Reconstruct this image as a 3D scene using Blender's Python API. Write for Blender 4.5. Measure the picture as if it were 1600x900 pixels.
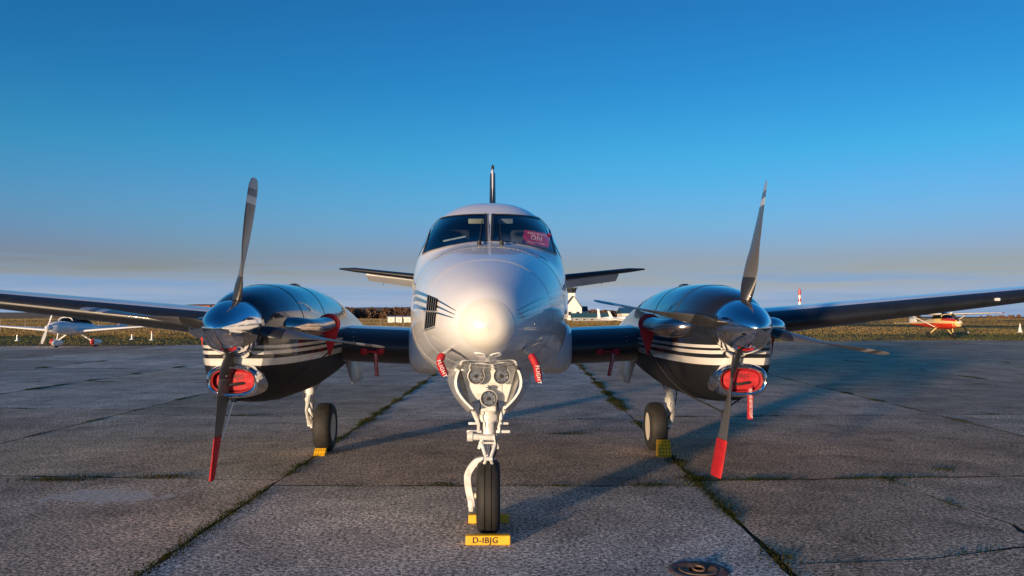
import bpy, bmesh, math, random
import numpy as np
from mathutils import Vector, Matrix
random.seed(7)
R = math.radians
for o in list(bpy.data.objects): bpy.data.objects.remove(o)
scene = bpy.context.scene
C = scene.collection

# ------------------------------------------------------------------ camera
CAM = Vector((0.05, -6.17, 1.58)); FPX = 1300.0; YH = 495.0
YAW = math.atan(26 / FPX)                       # camera looks slightly to +X of the aircraft's axis
PITCH = math.atan((YH - 450) / FPX)
FWD = Vector((math.sin(YAW), math.cos(YAW), 0)); RGT = Vector((math.cos(YAW), -math.sin(YAW), 0))
cam = bpy.data.cameras.new('camera'); camo = bpy.data.objects.new('camera', cam); C.objects.link(camo)
camo.location = CAM; camo.rotation_euler = (R(90) + PITCH, 0, -YAW)
cam.sensor_width = 36; cam.lens = 36 * FPX / 1600; cam.clip_start = 0.05; cam.clip_end = 20000
scene.camera = camo

# ------------------------------------------------------------------ sky, sun, exposure
SUN_EL = R(3.3); SUN_AZ = (-0.53, -0.85)        # towards the sun: behind the camera, to the left
w = bpy.data.worlds.new('World'); scene.world = w; w.use_nodes = True
nt = w.node_tree; nt.nodes.clear()
out = nt.nodes.new('ShaderNodeOutputWorld'); bg = nt.nodes.new('ShaderNodeBackground')
sky = nt.nodes.new('ShaderNodeTexSky'); sky.sky_type = 'NISHITA'; sky.sun_disc = False
sky.sun_elevation = SUN_EL; sky.sun_rotation = math.atan2(SUN_AZ[0], SUN_AZ[1])
sky.air_density = 1.0; sky.dust_density = 0.35; sky.ozone_density = 2.2
hs = nt.nodes.new('ShaderNodeHueSaturation'); hs.inputs['Saturation'].default_value = 1.22
bg.inputs['Strength'].default_value = 0.15
# a low bank of cloud all round the horizon
tc = nt.nodes.new('ShaderNodeTexCoord'); sep = nt.nodes.new('ShaderNodeSeparateXYZ')
mp = nt.nodes.new('ShaderNodeMapping'); mp.inputs['Scale'].default_value = (3, 3, 55)
nz = nt.nodes.new('ShaderNodeTexNoise'); nz.inputs['Scale'].default_value = 1.6; nz.inputs['Detail'].default_value = 5
ramp = nt.nodes.new('ShaderNodeMapRange'); ramp.interpolation_type = 'SMOOTHSTEP'
ramp.inputs['From Min'].default_value = 0.098; ramp.inputs['From Max'].default_value = 0.052
addn = nt.nodes.new('ShaderNodeMath'); addn.operation = 'MULTIPLY_ADD'; addn.inputs[1].default_value = 0.055; 
mixc = nt.nodes.new('ShaderNodeMix'); mixc.data_type = 'RGBA'
cl = nt.nodes.new('ShaderNodeValToRGB')
cl.color_ramp.elements[0].position = 0.35; cl.color_ramp.elements[0].color = (0.62, 1.05, 1.75, 1)
cl.color_ramp.elements[1].position = 0.70; cl.color_ramp.elements[1].color = (1.05, 1.35, 1.9, 1)
L = nt.links.new
L(tc.outputs['Generated'], sep.inputs[0]); L(tc.outputs['Generated'], mp.inputs['Vector']); L(mp.outputs[0], nz.inputs['Vector'])
L(nz.outputs['Fac'], addn.inputs[0]); L(sep.outputs['Z'], addn.inputs[2]); L(addn.outputs[0], ramp.inputs['Value'])
tint = nt.nodes.new('ShaderNodeMix'); tint.data_type = 'RGBA'; tint.blend_type = 'MULTIPLY'; tint.inputs['Factor'].default_value = 1; tint.inputs['B'].default_value = (0.80, 0.93, 1.22, 1)
L(sky.outputs[0], hs.inputs['Color']); L(hs.outputs[0], tint.inputs['A']); 
gr = nt.nodes.new('ShaderNodeValToRGB'); ge = gr.color_ramp.elements       # deepens the blue with height, the same all round
ge[0].position = 0.0; ge[0].color = (.43, .385, .82, 1); ge[1].position = 1.0; ge[1].color = (.15, .46, .57, 1)
for p_, c_ in ((.07, (.44, .42, .80, 1)), (.115, (.37, .51, .74, 1)), (.19, (.22, .60, .69, 1)), (.27, (.15, .52, .63, 1)), (.36, (.15, .46, .57, 1))): ge.new(p_).color = c_
tint2 = nt.nodes.new('ShaderNodeMix'); tint2.data_type = 'RGBA'; tint2.blend_type = 'MULTIPLY'; tint2.inputs['Factor'].default_value = 1
wn = nt.nodes.new('ShaderNodeTexNoise'); wn.inputs['Scale'].default_value = 2.2; wn.inputs['Detail'].default_value = 5; mp2 = nt.nodes.new('ShaderNodeMapping'); mp2.inputs['Scale'].default_value = (1, 1, 5)
L(tc.outputs['Generated'], mp2.inputs[0]); L(mp2.outputs[0], wn.inputs['Vector'])                    # faint unevenness of the air
wz_ = nt.nodes.new('ShaderNodeMath'); wz_.operation = 'MULTIPLY_ADD'; wz_.inputs[1].default_value = 0.05; L(wn.outputs['Fac'], wz_.inputs[0])
ws_ = nt.nodes.new('ShaderNodeMath'); ws_.operation = 'SUBTRACT'; ws_.inputs[1].default_value = 0.025; L(sep.outputs['Z'], ws_.inputs[0]); L(ws_.outputs[0], wz_.inputs[2])
L(wz_.outputs[0], gr.inputs[0]); L(tint.outputs['Result'], tint2.inputs['A']); L(gr.outputs[0], tint2.inputs['B']); L(tint2.outputs['Result'], mixc.inputs['A']); L(nz.outputs['Fac'], cl.inputs[0]); L(cl.outputs[0], mixc.inputs['B'])
sc_ = nt.nodes.new('ShaderNodeMath'); sc_.operation = 'MULTIPLY'; sc_.inputs[1].default_value = 0.85
L(ramp.outputs[0], sc_.inputs[0]); L(sc_.outputs[0], mixc.inputs['Factor'])
L(mixc.outputs['Result'], bg.inputs['Color']); L(bg.outputs[0], out.inputs[0])
sun = bpy.data.lights.new('sun', 'SUN'); suno = bpy.data.objects.new('sun', sun); C.objects.link(suno)
sun.energy = 2.5; sun.angle = R(3.0); sun.color = (1.0, 0.72, 0.45)
sd = Vector((SUN_AZ[0] * math.cos(SUN_EL), SUN_AZ[1] * math.cos(SUN_EL), math.sin(SUN_EL)))
suno.rotation_euler = sd.to_track_quat('Z', 'Y').to_euler()
scene.view_settings.view_transform = 'Standard'; scene.view_settings.look = 'None'
scene.view_settings.exposure = 1.32; scene.view_settings.gamma = 1.0
try:
    scene.view_settings.use_curve_mapping = False
except Exception: pass

# ------------------------------------------------------------------ helpers
def G(xc, d, z=0.0):                            # camera-relative ground metres -> world
    p = CAM + RGT * xc + FWD * d; return Vector((p.x, p.y, z))
def gpx(px, py):                                # photo pixel on the ground -> (xc, d)
    d = FPX * CAM.z / (py - YH); return ((px - 800) / FPX * d, d)
def PG(px, py): return G(*gpx(px, py))
def ray(px, py):
    v = Vector(((px - 800) / FPX, (450 - py) / FPX, -1))
    return (camo.rotation_euler.to_matrix() @ v).normalized()
def at(px, py, d):                              # the point at depth d (metres ahead) seen at that pixel
    r = ray(px, py); return CAM + r * (d / r.dot(FWD))

MATS = {}
def pm(name, col, rough=0.5, metal=0.0, coat=0.0, var=0.12, scale=6.0, bump=0.0, bscale=60.0, rvar=0.08):
    if name in MATS: return MATS[name]
    m = bpy.data.materials.new(name); m.use_nodes = True; n = m.node_tree; b = n.nodes['Principled BSDF']
    b.inputs['Roughness'].default_value = rough; b.inputs['Metallic'].default_value = metal
    b.inputs['Coat Weight'].default_value = coat; b.inputs['Coat Roughness'].default_value = 0.04
    t = n.nodes.new('ShaderNodeTexCoord'); z = n.nodes.new('ShaderNodeTexNoise')
    z.inputs['Scale'].default_value = scale; z.inputs['Detail'].default_value = 6
    n.links.new(t.outputs['Object'], z.inputs['Vector'])
    r = n.nodes.new('ShaderNodeValToRGB')
    r.color_ramp.elements[0].position = 0.3; r.color_ramp.elements[1].position = 0.7
    r.color_ramp.elements[0].color = (*[c * (1 - var) for c in col], 1)
    r.color_ramp.elements[1].color = (*[min(1, c * (1 + var)) for c in col], 1)
    n.links.new(z.outputs['Fac'], r.inputs[0]); n.links.new(r.outputs[0], b.inputs['Base Color'])
    mr = n.nodes.new('ShaderNodeMapRange'); mr.inputs['To Min'].default_value = max(0.01, rough - rvar); mr.inputs['To Max'].default_value = min(1, rough + rvar)
    n.links.new(z.outputs['Fac'], mr.inputs['Value']); n.links.new(mr.outputs[0], b.inputs['Roughness'])
    if bump:
        z2 = n.nodes.new('ShaderNodeTexNoise'); z2.inputs['Scale'].default_value = bscale; z2.inputs['Detail'].default_value = 4
        n.links.new(t.outputs['Object'], z2.inputs['Vector'])
        bp = n.nodes.new('ShaderNodeBump'); bp.inputs['Strength'].default_value = bump; bp.inputs['Distance'].default_value = 0.01
        n.links.new(z2.outputs['Fac'], bp.inputs['Height']); n.links.new(bp.outputs[0], b.inputs['Normal'])
    MATS[name] = m; return m

def glass_mat(name, tint, refl=1.0):
    if name in MATS: return MATS[name]
    m = bpy.data.materials.new(name); m.use_nodes = True; n = m.node_tree; n.nodes.clear()
    o = n.nodes.new('ShaderNodeOutputMaterial'); mx = n.nodes.new('ShaderNodeMixShader')
    t = n.nodes.new('ShaderNodeBsdfTransparent'); t.inputs[0].default_value = (*tint, 1)
    g = n.nodes.new('ShaderNodeBsdfGlossy'); g.inputs['Roughness'].default_value = 0.02
    lw = n.nodes.new('ShaderNodeLayerWeight'); lw.inputs['Blend'].default_value = .5
    pw = n.nodes.new('ShaderNodeMath'); pw.operation = 'POWER'; pw.inputs[1].default_value = 5; n.links.new(lw.outputs['Facing'], pw.inputs[0])
    f = n.nodes.new('ShaderNodeMath'); f.operation = 'MULTIPLY_ADD'; f.inputs[1].default_value = .92; f.inputs[2].default_value = .08; n.links.new(pw.outputs[0], f.inputs[0])
    n.links.new(f.outputs[0], mx.inputs[0]); n.links.new(t.outputs[0], mx.inputs[1]); n.links.new(g.outputs[0], mx.inputs[2])
    n.links.new(mx.outputs[0], o.inputs[0]); MATS[name] = m; return m

def mo(name, verts, faces, mat, parent=None, smooth=True, fm=None, recalc=True):
    me = bpy.data.meshes.new(name); me.from_pydata([tuple(v) for v in verts], [], faces)
    for m in (mat if isinstance(mat, list) else [mat]): me.materials.append(m)
    if fm:
        for p, i in zip(me.polygons, fm): p.material_index = i
    if recalc: bm = bmesh.new(); bm.from_mesh(me); bmesh.ops.recalc_face_normals(bm, faces=bm.faces); bm.to_mesh(me); bm.free()
    if smooth:
        me.polygons.foreach_set('use_smooth', [True] * len(me.polygons))
        try: me.set_sharp_from_angle(angle=R(40))
        except Exception: pass
    o = bpy.data.objects.new(name, me); C.objects.link(o)
    if parent: o.parent = parent
    return o
def empty(name, loc=(0, 0, 0), rz=0):
    o = bpy.data.objects.new(name, None); C.objects.link(o); o.location = loc; o.rotation_euler = (0, 0, rz); o.empty_display_size = 0.2
    return o
def tag(o, label, cat, group=None):
    o['label'] = label; o['category'] = cat
    if group: o['group'] = group
    return o
def kind(o, k): o['kind'] = k; return o

class MB:                                        # collects shapes into one mesh
    def __init__(s): s.v = []; s.f = []
    def add(s, v, f):
        b = len(s.v); s.v += [Vector(p) for p in v]; s.f += [tuple(i + b for i in q) for q in f]; return s
    def loft(s, rings, cap0=True, cap1=True, closed=True):
        n = len(rings[0]); v = [p for r in rings for p in r]; f = []
        for i in range(len(rings) - 1):
            for j in range(n if closed else n - 1):
                k = (j + 1) % n; f.append((i * n + j, i * n + k, (i + 1) * n + k, (i + 1) * n + j))
        if closed and cap0: f.append(tuple(range(n))[::-1])
        if closed and cap1: f.append(tuple((len(rings) - 1) * n + j for j in range(n)))
        return s.add(v, f)
    def tube(s, pts, rad, n=10):
        pts = [Vector(p) for p in pts]; rings = []
        rr = rad if isinstance(rad, (list, tuple)) else [rad] * len(pts)
        a = None
        for i, p in enumerate(pts):
            t = (pts[min(i + 1, len(pts) - 1)] - pts[max(i - 1, 0)]).normalized()
            if a is None: a = t.orthogonal().normalized()
            a = (a - t * a.dot(t)).normalized(); b = t.cross(a)
            rings.append([p + (a * math.cos(q) + b * math.sin(q)) * rr[i] for q in [2 * math.pi * k / n for k in range(n)]])
        return s.loft(rings)
    def box(s, c, d, rot=None, bev=0.0):
        bm = bmesh.new(); bmesh.ops.create_cube(bm, size=1); 
        for v in bm.verts: v.co = Vector((v.co.x * d[0], v.co.y * d[1], v.co.z * d[2]))
        if bev: bmesh.ops.bevel(bm, geom=bm.edges[:], offset=bev, segments=2, affect='EDGES', profile=0.5)
        M = rot if rot else Matrix.Identity(3)
        bm.verts.index_update()
        vs = [M @ v.co + Vector(c) for v in bm.verts]; fs = [[v.index for v in f.verts] for f in bm.faces]; bm.free()
        return s.add(vs, fs)
    def rev(s, prof, c, axis, n=32, cap=True):     # profile [(along, radius)] revolved about axis through c
        ax = Vector(axis).normalized(); a = ax.orthogonal().normalized(); b = ax.cross(a); c = Vector(c)
        return s.loft([[c + ax * h + (a * math.cos(2 * math.pi * k / n) + b * math.sin(2 * math.pi * k / n)) * max(r, 1e-4) for k in range(n)] for h, r in prof], cap, cap)
    def ob(s, name, mat, parent=None, smooth=True): return mo(name, s.v, s.f, mat, parent, smooth)

def curve(pts, n):                               # Catmull-Rom through points
    P = [Vector(p) for p in pts]; P = [P[0] * 2 - P[1]] + P + [P[-1] * 2 - P[-2]]; o = []
    seg = len(P) - 3
    for i in range(n):
        u = i / (n - 1) * seg; k = min(int(u), seg - 1); t = u - k; a, b, c, d = P[k:k + 4]
        o.append(0.5 * ((2 * b) + (c - a) * t + (2 * a - 5 * b + 4 * c - d) * t * t + (3 * b - a - 3 * c + d) * t ** 3))
    return o
def pchip(xs, ys, x):
    xs = np.array(xs, float); ys = np.array(ys, float); h = np.diff(xs); d = np.diff(ys) / h
    m = np.zeros(len(xs)); m[0] = d[0]; m[-1] = d[-1]
    for i in range(1, len(xs) - 1):
        if d[i - 1] * d[i] > 0:
            w1 = 2 * h[i] + h[i - 1]; w2 = h[i] + 2 * h[i - 1]; m[i] = (w1 + w2) / (w1 / d[i - 1] + w2 / d[i])
    x = min(max(x, xs[0]), xs[-1]); i = min(max(int(np.searchsorted(xs, x)) - 1, 0), len(h) - 1)
    t = (x - xs[i]) / h[i]
    return float((1 + 2 * t) * (1 - t) ** 2 * ys[i] + t * (1 - t) ** 2 * h[i] * m[i] + t * t * (3 - 2 * t) * ys[i + 1] + t * t * (t - 1) * h[i] * m[i + 1])
def spow(v, p): return math.copysign(abs(v) ** p, v)
def sring(cx, y, zt, zb, hw, n=2.2, zc=None, N=48, nb=None):   # closed super-elliptic section in the XZ plane
    zc = (zt + zb) / 2 if zc is None else zc; o = []
    for k in range(N):
        t = 2 * math.pi * k / N; s = math.sin(t); e = 2 / (n if s >= 0 else (nb or n))
        o.append(Vector((cx + hw * spow(math.cos(t), e), y, zc + (zt - zc if s >= 0 else zc - zb) * spow(s, e))))
    return o
FONT = None
def text_mesh(name, s, size, mat, parent, M, extrude=0.0008, bold=0.0):
    c = bpy.data.curves.new(name, 'FONT'); c.body = s; c.size = size; c.space_character = 1.12; c.align_x = 'CENTER'; c.align_y = 'CENTER'; c.extrude = extrude; c.offset = bold
    t = bpy.data.objects.new(name, c); C.objects.link(t)
    me = bpy.data.meshes.new_from_object(t.evaluated_get(bpy.context.evaluated_depsgraph_get()))
    bpy.data.objects.remove(t); me.transform(M); me.materials.clear(); me.materials.append(mat)
    o = bpy.data.objects.new(name, me); C.objects.link(o); o.parent = parent; return o
def frame(c, xdir, ydir):                        # matrix with text x along xdir, text y along ydir
    x = Vector(xdir).normalized(); y = Vector(ydir); y = (y - x * x.dot(y)).normalized(); z = x.cross(y)
    M = Matrix((x, y, z)).transposed().to_4x4(); M.translation = Vector(c); return M

# ------------------------------------------------------------------ materials
WHITE = pm('white_paint', (0.82, 0.82, 0.82), 0.32, 0, 0.9, 0.03, 3, rvar=0.05); WHITE.node_tree.nodes['Principled BSDF'].inputs['Specular IOR Level'].default_value = 0.2
BLACKG = pm('black_gloss_paint', (0.012, 0.013, 0.016), 0.15, 0, 1.0, 0.2, 4, rvar=0.05)
BOOT = pm('black_rubber_boot', (0.014, 0.016, 0.021), 0.42, 0, 0.1, 0.2, 8)
CHROME = pm('polished_metal', (0.78, 0.78, 0.80), 0.07, 1.0, 0, 0.04, 6, rvar=0.035)
BRONZE = pm('heat_tinted_steel', (0.50, 0.42, 0.38), 0.16, 1.0, 0, 0.25, 7)
STEEL = pm('bare_steel', (0.55, 0.55, 0.56), 0.3, 1.0, 0, 0.15, 20)
GEARW = pm('gear_white_paint', (0.66, 0.66, 0.65), 0.35, 0, 0.3, 0.22, 22)
BLADE = pm('blade_grey', (0.10, 0.10, 0.105), 0.38, 0, 0.1, 0.12, 9)
TYRE = pm('tyre_rubber', (0.018, 0.017, 0.016), 0.7, 0, 0, 0.3, 20, 0.25, 90)
YEL = pm('yellow_paint', (0.80, 0.43, 0.01), 0.5, 0, 0, 0.12, 14)
RED = pm('red_cover_fabric', (0.40, 0.008, 0.016), 0.65, 0, 0, 0.2, 18, 0.3, 120)
REDP = pm('red_paint', (0.60, 0.03, 0.02), 0.35, 0, 0.4, 0.1, 6)
INK = pm('black_ink', (0.01, 0.01, 0.01), 0.6)
WINK = pm('white_ink', (0.8, 0.78, 0.78), 0.6)
STRAP = pm('black_webbing', (0.012, 0.012, 0.013), 0.8)
DARK = pm('cockpit_dark', (0.035, 0.035, 0.04), 0.7)
GREYP = pm('grey_paint', (0.30, 0.30, 0.31), 0.4, 0, 0.2)
GLASS = glass_mat('windshield_glass', (0.55, 0.66, 0.72))
LENS = glass_mat('lens_glass', (0.95, 0.95, 0.95))

# ------------------------------------------------------------------ ground: soil, concrete slabs, field, hills
def slab_mat(name, patch=None):
    m = bpy.data.materials.new(name); m.use_nodes = True; n = m.node_tree; b = n.nodes['Principled BSDF']; Lk = n.links.new
    tc = n.nodes.new('ShaderNodeTexCoord'); oi = n.nodes.new('ShaderNodeObjectInfo')
    def noise(s, d=4, rough=0.55):
        z = n.nodes.new('ShaderNodeTexNoise'); z.inputs['Scale'].default_value = s; z.inputs['Detail'].default_value = d; z.inputs['Roughness'].default_value = rough
        Lk(tc.outputs['Object'], z.inputs['Vector']); return z
    def ramp(src, a, b_, ca, cb):
        r = n.nodes.new('ShaderNodeValToRGB'); r.color_ramp.elements[0].position = a; r.color_ramp.elements[1].position = b_
        r.color_ramp.elements[0].color = (ca, ca, ca, 1); r.color_ramp.elements[1].color = (cb, cb, cb, 1); Lk(src, r.inputs[0]); return r
    def mul(a, c):
        x = n.nodes.new('ShaderNodeMix'); x.data_type = 'RGBA'; x.blend_type = 'MULTIPLY'; x.inputs['Factor'].default_value = 1
        Lk(a, x.inputs['A']); Lk(c, x.inputs['B']); return x.outputs['Result']
    agg = noise(36, 4, 0.85); fine = noise(22, 5, 0.7); grit = noise(120, 2, 0.7); big = noise(0.9, 6, 0.6); mid = noise(4.5, 5, 0.65)
    br = n.nodes.new('ShaderNodeMix'); br.data_type = 'RGBA'; br.blend_type = 'MULTIPLY'; br.inputs['Factor'].default_value = 1; br.inputs['B'].default_value = (5.4, 4.4, 3.3, 1); Lk(oi.outputs['Color'], br.inputs['A'])
    c = mul(br.outputs['Result'], ramp(agg.outputs['Fac'], 0.44, 0.56, 0.26, 1.5).outputs[0])
    c = mul(c, ramp(grit.outputs['Fac'], 0.42, 0.60, 0.62, 1.35).outputs[0])
    c = mul(c, ramp(fine.outputs['Fac'], 0.3, 0.7, 0.70, 1.25).outputs[0])
    c = mul(c, ramp(big.outputs['Fac'], 0.3, 0.7, 0.62, 1.25).outputs[0])
    c = mul(c, ramp(mid.outputs['Fac'], 0.3, 0.7, 0.80, 1.18).outputs[0])
    stn = noise(2.3, 4, 0.6); c = mul(c, ramp(stn.outputs['Fac'], 0.56, 0.66, 1.0, 0.70).outputs[0])
    if patch:                                    # scaled, worn laitance with its own ragged outline
        mp = n.nodes.new('ShaderNodeMapping'); mp.vector_type = 'POINT'
        mp.inputs['Location'].default_value = (-patch[0] / patch[2], -patch[1] / patch[3], 0); mp.inputs['Scale'].default_value = (1 / patch[2], 1 / patch[3], 0)
        Lk(tc.outputs['Object'], mp.inputs['Vector'])
        ln = n.nodes.new('ShaderNodeVectorMath'); ln.operation = 'LENGTH'; Lk(mp.outputs[0], ln.inputs[0])
        ad = n.nodes.new('ShaderNodeMath'); ad.operation = 'MULTIPLY_ADD'; ad.inputs[1].default_value = 2.6; Lk(mid.outputs['Fac'], ad.inputs[0]); Lk(ln.outputs['Value'], ad.inputs[2])
        rr = n.nodes.new('ShaderNodeMapRange'); rr.inputs['From Min'].default_value = 2.0; rr.inputs['From Max'].default_value = 1.85; Lk(ad.outputs[0], rr.inputs['Value'])
        x = n.nodes.new('ShaderNodeMix'); x.data_type = 'RGBA'; Lk(rr.outputs[0], x.inputs['Factor']); Lk(c, x.inputs['A'])
        pc = n.nodes.new('ShaderNodeMix'); pc.data_type = 'RGBA'; pc.blend_type = 'MULTIPLY'; pc.inputs['Factor'].default_value = 1
        pc.inputs['A'].default_value = (0.80, 0.70, 0.60, 1); Lk(ramp(fine.outputs['Fac'], 0.35, 0.65, 0.6, 1.15).outputs[0], pc.inputs['B'])
        Lk(pc.outputs['Result'], x.inputs['B']); c = x.outputs['Result']
    Lk(c, b.inputs['Base Color']); b.inputs['Roughness'].default_value = 0.92; b.inputs['Specular IOR Level'].default_value = 0.08
    bp = n.nodes.new('ShaderNodeBump'); bp.inputs['Strength'].default_value = 0.25; bp.inputs['Distance'].default_value = 0.004
    Lk(agg.outputs['Fac'], bp.inputs['Height']); Lk(bp.outputs[0], b.inputs['Normal'])
    return m
SLAB = slab_mat('concrete')
SOIL = pm('joint_soil', (0.035, 0.030, 0.022), 0.95, 0, 0, 0.4, 9)

apron = kind(mo('apron', [G(-75, 0.3, -0.010), G(85, 0.3, -0.010), G(85, 62, -0.010), G(-75, 41, -0.010)], [(0, 1, 2, 3)], SOIL), 'structure')
def edge_d(x): return 45.0 + (x + 27) * 0.2 if x > -60 else 38.4      # far edge of the apron runs obliquely
lines = {0: lambda d: -2.28 + 0.010 * (d - 5), 1: lambda d: 1.70 + 0.022 * (d - 5)}
for k in range(1, 11): lines[-k] = (lambda k: lambda d: -2.28 - 4.12 * k + 0.004 * (d - 5))(k)
for k in range(2, 13): lines[k] = (lambda k: lambda d: 1.70 + 4.95 * (k - 1) + 0.022 * (d - 5))(k)
CEN = [1.2, 2.55, 7.84, 12.9, 18.7, 24.0, 29.3, 34.6, 39.9, 45.2, 50.5, 56]
tints = [(0.135, 0.138, 0.146), (0.120, 0.113, 0.108), (0.128, 0.118, 0.112), (0.150, 0.150, 0.154), (0.110, 0.104, 0.100)]
joints = []                                      # (a, b) joint segments for the weeds
def slab_poly(pts, tint, detail, mat=SLAB):
    # pts: corner points in camera-ground metres; edges chipped a little
    n = len(pts); P = []
    cx = sum(p[0] for p in pts) / n; cy = sum(p[1] for p in pts) / n
    for i in range(n):
        a, b = pts[i], pts[(i + 1) % n]; Ln = math.hypot(b[0] - a[0], b[1] - a[1]); k = max(1, int(Ln / detail)) if detail else 1
        for j in range(k):
            t = j / k; x = a[0] + (b[0] - a[0]) * t; y = a[1] + (b[1] - a[1]) * t
            g = 0.006 + (random.random() ** 4 * 0.03 if detail and j else 0.004)
            d = math.hypot(x - cx, y - cy); s = 1 - g * 1.3 / max(d, .3); P.append((cx + (x - cx) * s, cy + (y - cy) * s))
    dz = random.uniform(-0.002, 0.002)
    bot = [G(x, y, -0.06) for x, y in P]; mid = [G(x, y, dz - 0.003) for x, y in P]
    top = [G(x, y, dz) for x, y in P]
    b = MB().loft([bot, top], False, True); o = mo('slab', b.v, b.f, [mat, SOIL], apron, False, [1] * len(P) + [0])   # joint faces are caked with soil
    o.color = (*tint, 1)
    for i in range(n): joints.append((pts[i], pts[(i + 1) % n]))
    return o
for k in range(-10, 12):
    sl = 0.0 if k == 0 else (-0.075 if k < 0 else 0.07)
    off = 0 if k == 0 else (0.28 if k < 0 else 0.25) + (0.0 if abs(k) < 2 else random.uniform(-1.2, 1.2))
    base = lines[k](8) if k >= 0 else lines[k + 1](8)
    for j in range(len(CEN) - 1):
        d0, d1 = CEN[j] + off, CEN[j + 1] + off
        if k == 0: xa, xb = lines[0], lines[1]
        elif k > 0: xa, xb = lines[k], lines[k + 1]
        else: xa, xb = lines[k], lines[k + 1]
        def cor(xf, d): x = xf(d); return (x, min(d + sl * (x - (base if k > 0 else xb(8))), edge_d(x)))
        q = [cor(xa, d0), cor(xb, d0), cor(xb, d1), cor(xa, d1)]
        if q[0][1] >= edge_d(q[0][0]) - 0.4 or q[1][1] >= edge_d(q[1][0]) - .4: continue
        px = [800 + FPX * p[0] / max(p[1], 0.5) for p in q]
        if max(px) < -150 or min(px) > 1750: continue
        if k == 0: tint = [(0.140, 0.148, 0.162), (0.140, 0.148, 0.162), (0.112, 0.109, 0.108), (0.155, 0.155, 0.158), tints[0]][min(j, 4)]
        elif k > 0: tint = random.choice([(0.146, 0.124, 0.110), (0.138, 0.120, 0.108), (0.155, 0.131, 0.114)])
        else: tint = random.choice([(0.122, 0.114, 0.106), (0.132, 0.122, 0.112)]) if k == -1 or d0 < 10 else random.choice([(0.165, 0.165, 0.168), (0.14, 0.128, 0.12), (0.15, 0.148, 0.15)])
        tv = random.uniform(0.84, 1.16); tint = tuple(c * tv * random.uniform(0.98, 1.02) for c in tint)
        det = 0.18 if d0 < 14 else (0.5 if d0 < 25 else 0)
        if k == 1 and j == 1:                    # the cracked slab at the lower right
            m = lambda x, d: (x, d)
            c1 = [m(3.65, q[3][1] + .13), m(3.72, 7.0), m(3.82, 6.4), m(3.74, 6.0), m(3.70, 5.82)]
            c2 = [m(1.74, 5.38), m(2.2, 5.42), m(2.75, 5.50), m(3.2, 5.66), m(3.70, 5.82)]
            slab_poly([q[3], c2[0]] + c2[1:] + c1[:-1][::-1], tint, det)
            slab_poly([q[0], m(3.8, q[0][1]), m(3.70, 5.82)] + c2[:-1][::-1], tuple(c * .95 for c in tint), det)
            slab_poly([m(3.8, q[0][1]), q[1], q[2]] + c1, tuple(c * 1.08 for c in tint), det)
            continue
        mt = SLAB
        if k == -1 and j == 1:
            pp = G(-3.55, 7.4); mt = slab_mat('worn_concrete', (pp.x, pp.y, 0.75, 0.42))
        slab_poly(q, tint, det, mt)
    if k == 5: pass

def field_mat():
    m = bpy.data.materials.new('grass_field'); m.use_nodes = True; n = m.node_tree; b = n.nodes['Principled BSDF']; Lk = n.links.new
    tc = n.nodes.new('ShaderNodeTexCoord')
    def noise(s, d, sc=(1, 1, 1)):
        mp = n.nodes.new('ShaderNodeMapping'); mp.inputs['Scale'].default_value = sc; Lk(tc.outputs['Object'], mp.inputs[0])
        z = n.nodes.new('ShaderNodeTexNoise'); z.inputs['Scale'].default_value = s; z.inputs['Detail'].default_value = d; Lk(mp.outputs[0], z.inputs['Vector']); return z
    a = noise(0.05, 6, (0.25, 1, 1)); f = noise(1.2, 6)
    r = n.nodes.new('ShaderNodeValToRGB'); e = r.color_ramp.elements
    e[0].position = 0.36; e[0].color = (0.11, 0.115, 0.03, 1); e[1].position = 0.62; e[1].color = (0.36, 0.23, 0.085, 1)
    e.new(0.5).color = (0.22, 0.17, 0.05, 1); Lk(a.outputs['Fac'], r.inputs[0])
    r2 = n.nodes.new('ShaderNodeValToRGB'); r2.color_ramp.elements[0].position = .3; r2.color_ramp.elements[1].position = .7
    r2.color_ramp.elements[0].color = (.55, .55, .55, 1); r2.color_ramp.elements[1].color = (1.3, 1.3, 1.3, 1); Lk(f.outputs['Fac'], r2.inputs[0])
    x = n.nodes.new('ShaderNodeMix'); x.data_type = 'RGBA'; x.blend_type = 'MULTIPLY'; x.inputs['Factor'].default_value = 1
    Lk(r.outputs[0], x.inputs['A']); Lk(r2.outputs[0], x.inputs['B']); Lk(x.outputs['Result'], b.inputs['Base Color'])
    b.inputs['Roughness'].default_value = 0.95; b.inputs['Specular IOR Level'].default_value = 0.1
    bp = n.nodes.new('ShaderNodeBump'); bp.inputs['Strength'].default_value = 1; bp.inputs['Distance'].default_value = 0.3; Lk(f.outputs['Fac'], bp.inputs['Height']); Lk(bp.outputs[0], b.inputs['Normal'])
    return m
FIELD = field_mat()
kind(mo('grass_field', [G(-9000, -400, -0.025), G(9000, -400, -0.025), G(9000, 9000, -0.025), G(-9000, 9000, -0.025)], [(0, 1, 2, 3)], FIELD), 'structure')
# hills: low ridges far off, heights from a few sines
HILLM = pm('heath_hill', (0.22, 0.14, 0.075), 0.95, 0, 0, 0.35, 0.01)
def ridge(name, d0, prof, depth):
    xs = np.linspace(prof[0][0], prof[-1][0], 160); rings = []
    for x in xs:
        h = np.interp(x, [p[0] for p in prof], [p[1] for p in prof]) * (1 + 0.08 * math.sin(x * .021) + .06 * math.sin(x * .057))
        sc = d0 / FPX
        row = []
        for t in (0, .25, .5, .75, 1): row.append(G((x - 800) * sc, d0 - depth * (1 - t), -1 + (h * sc + CAM.z + 1) * math.sin(t * math.pi / 2)))
        rings.append(row)
    return kind(MB().loft(rings, closed=False).ob(name, HILLM), 'structure')
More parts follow.
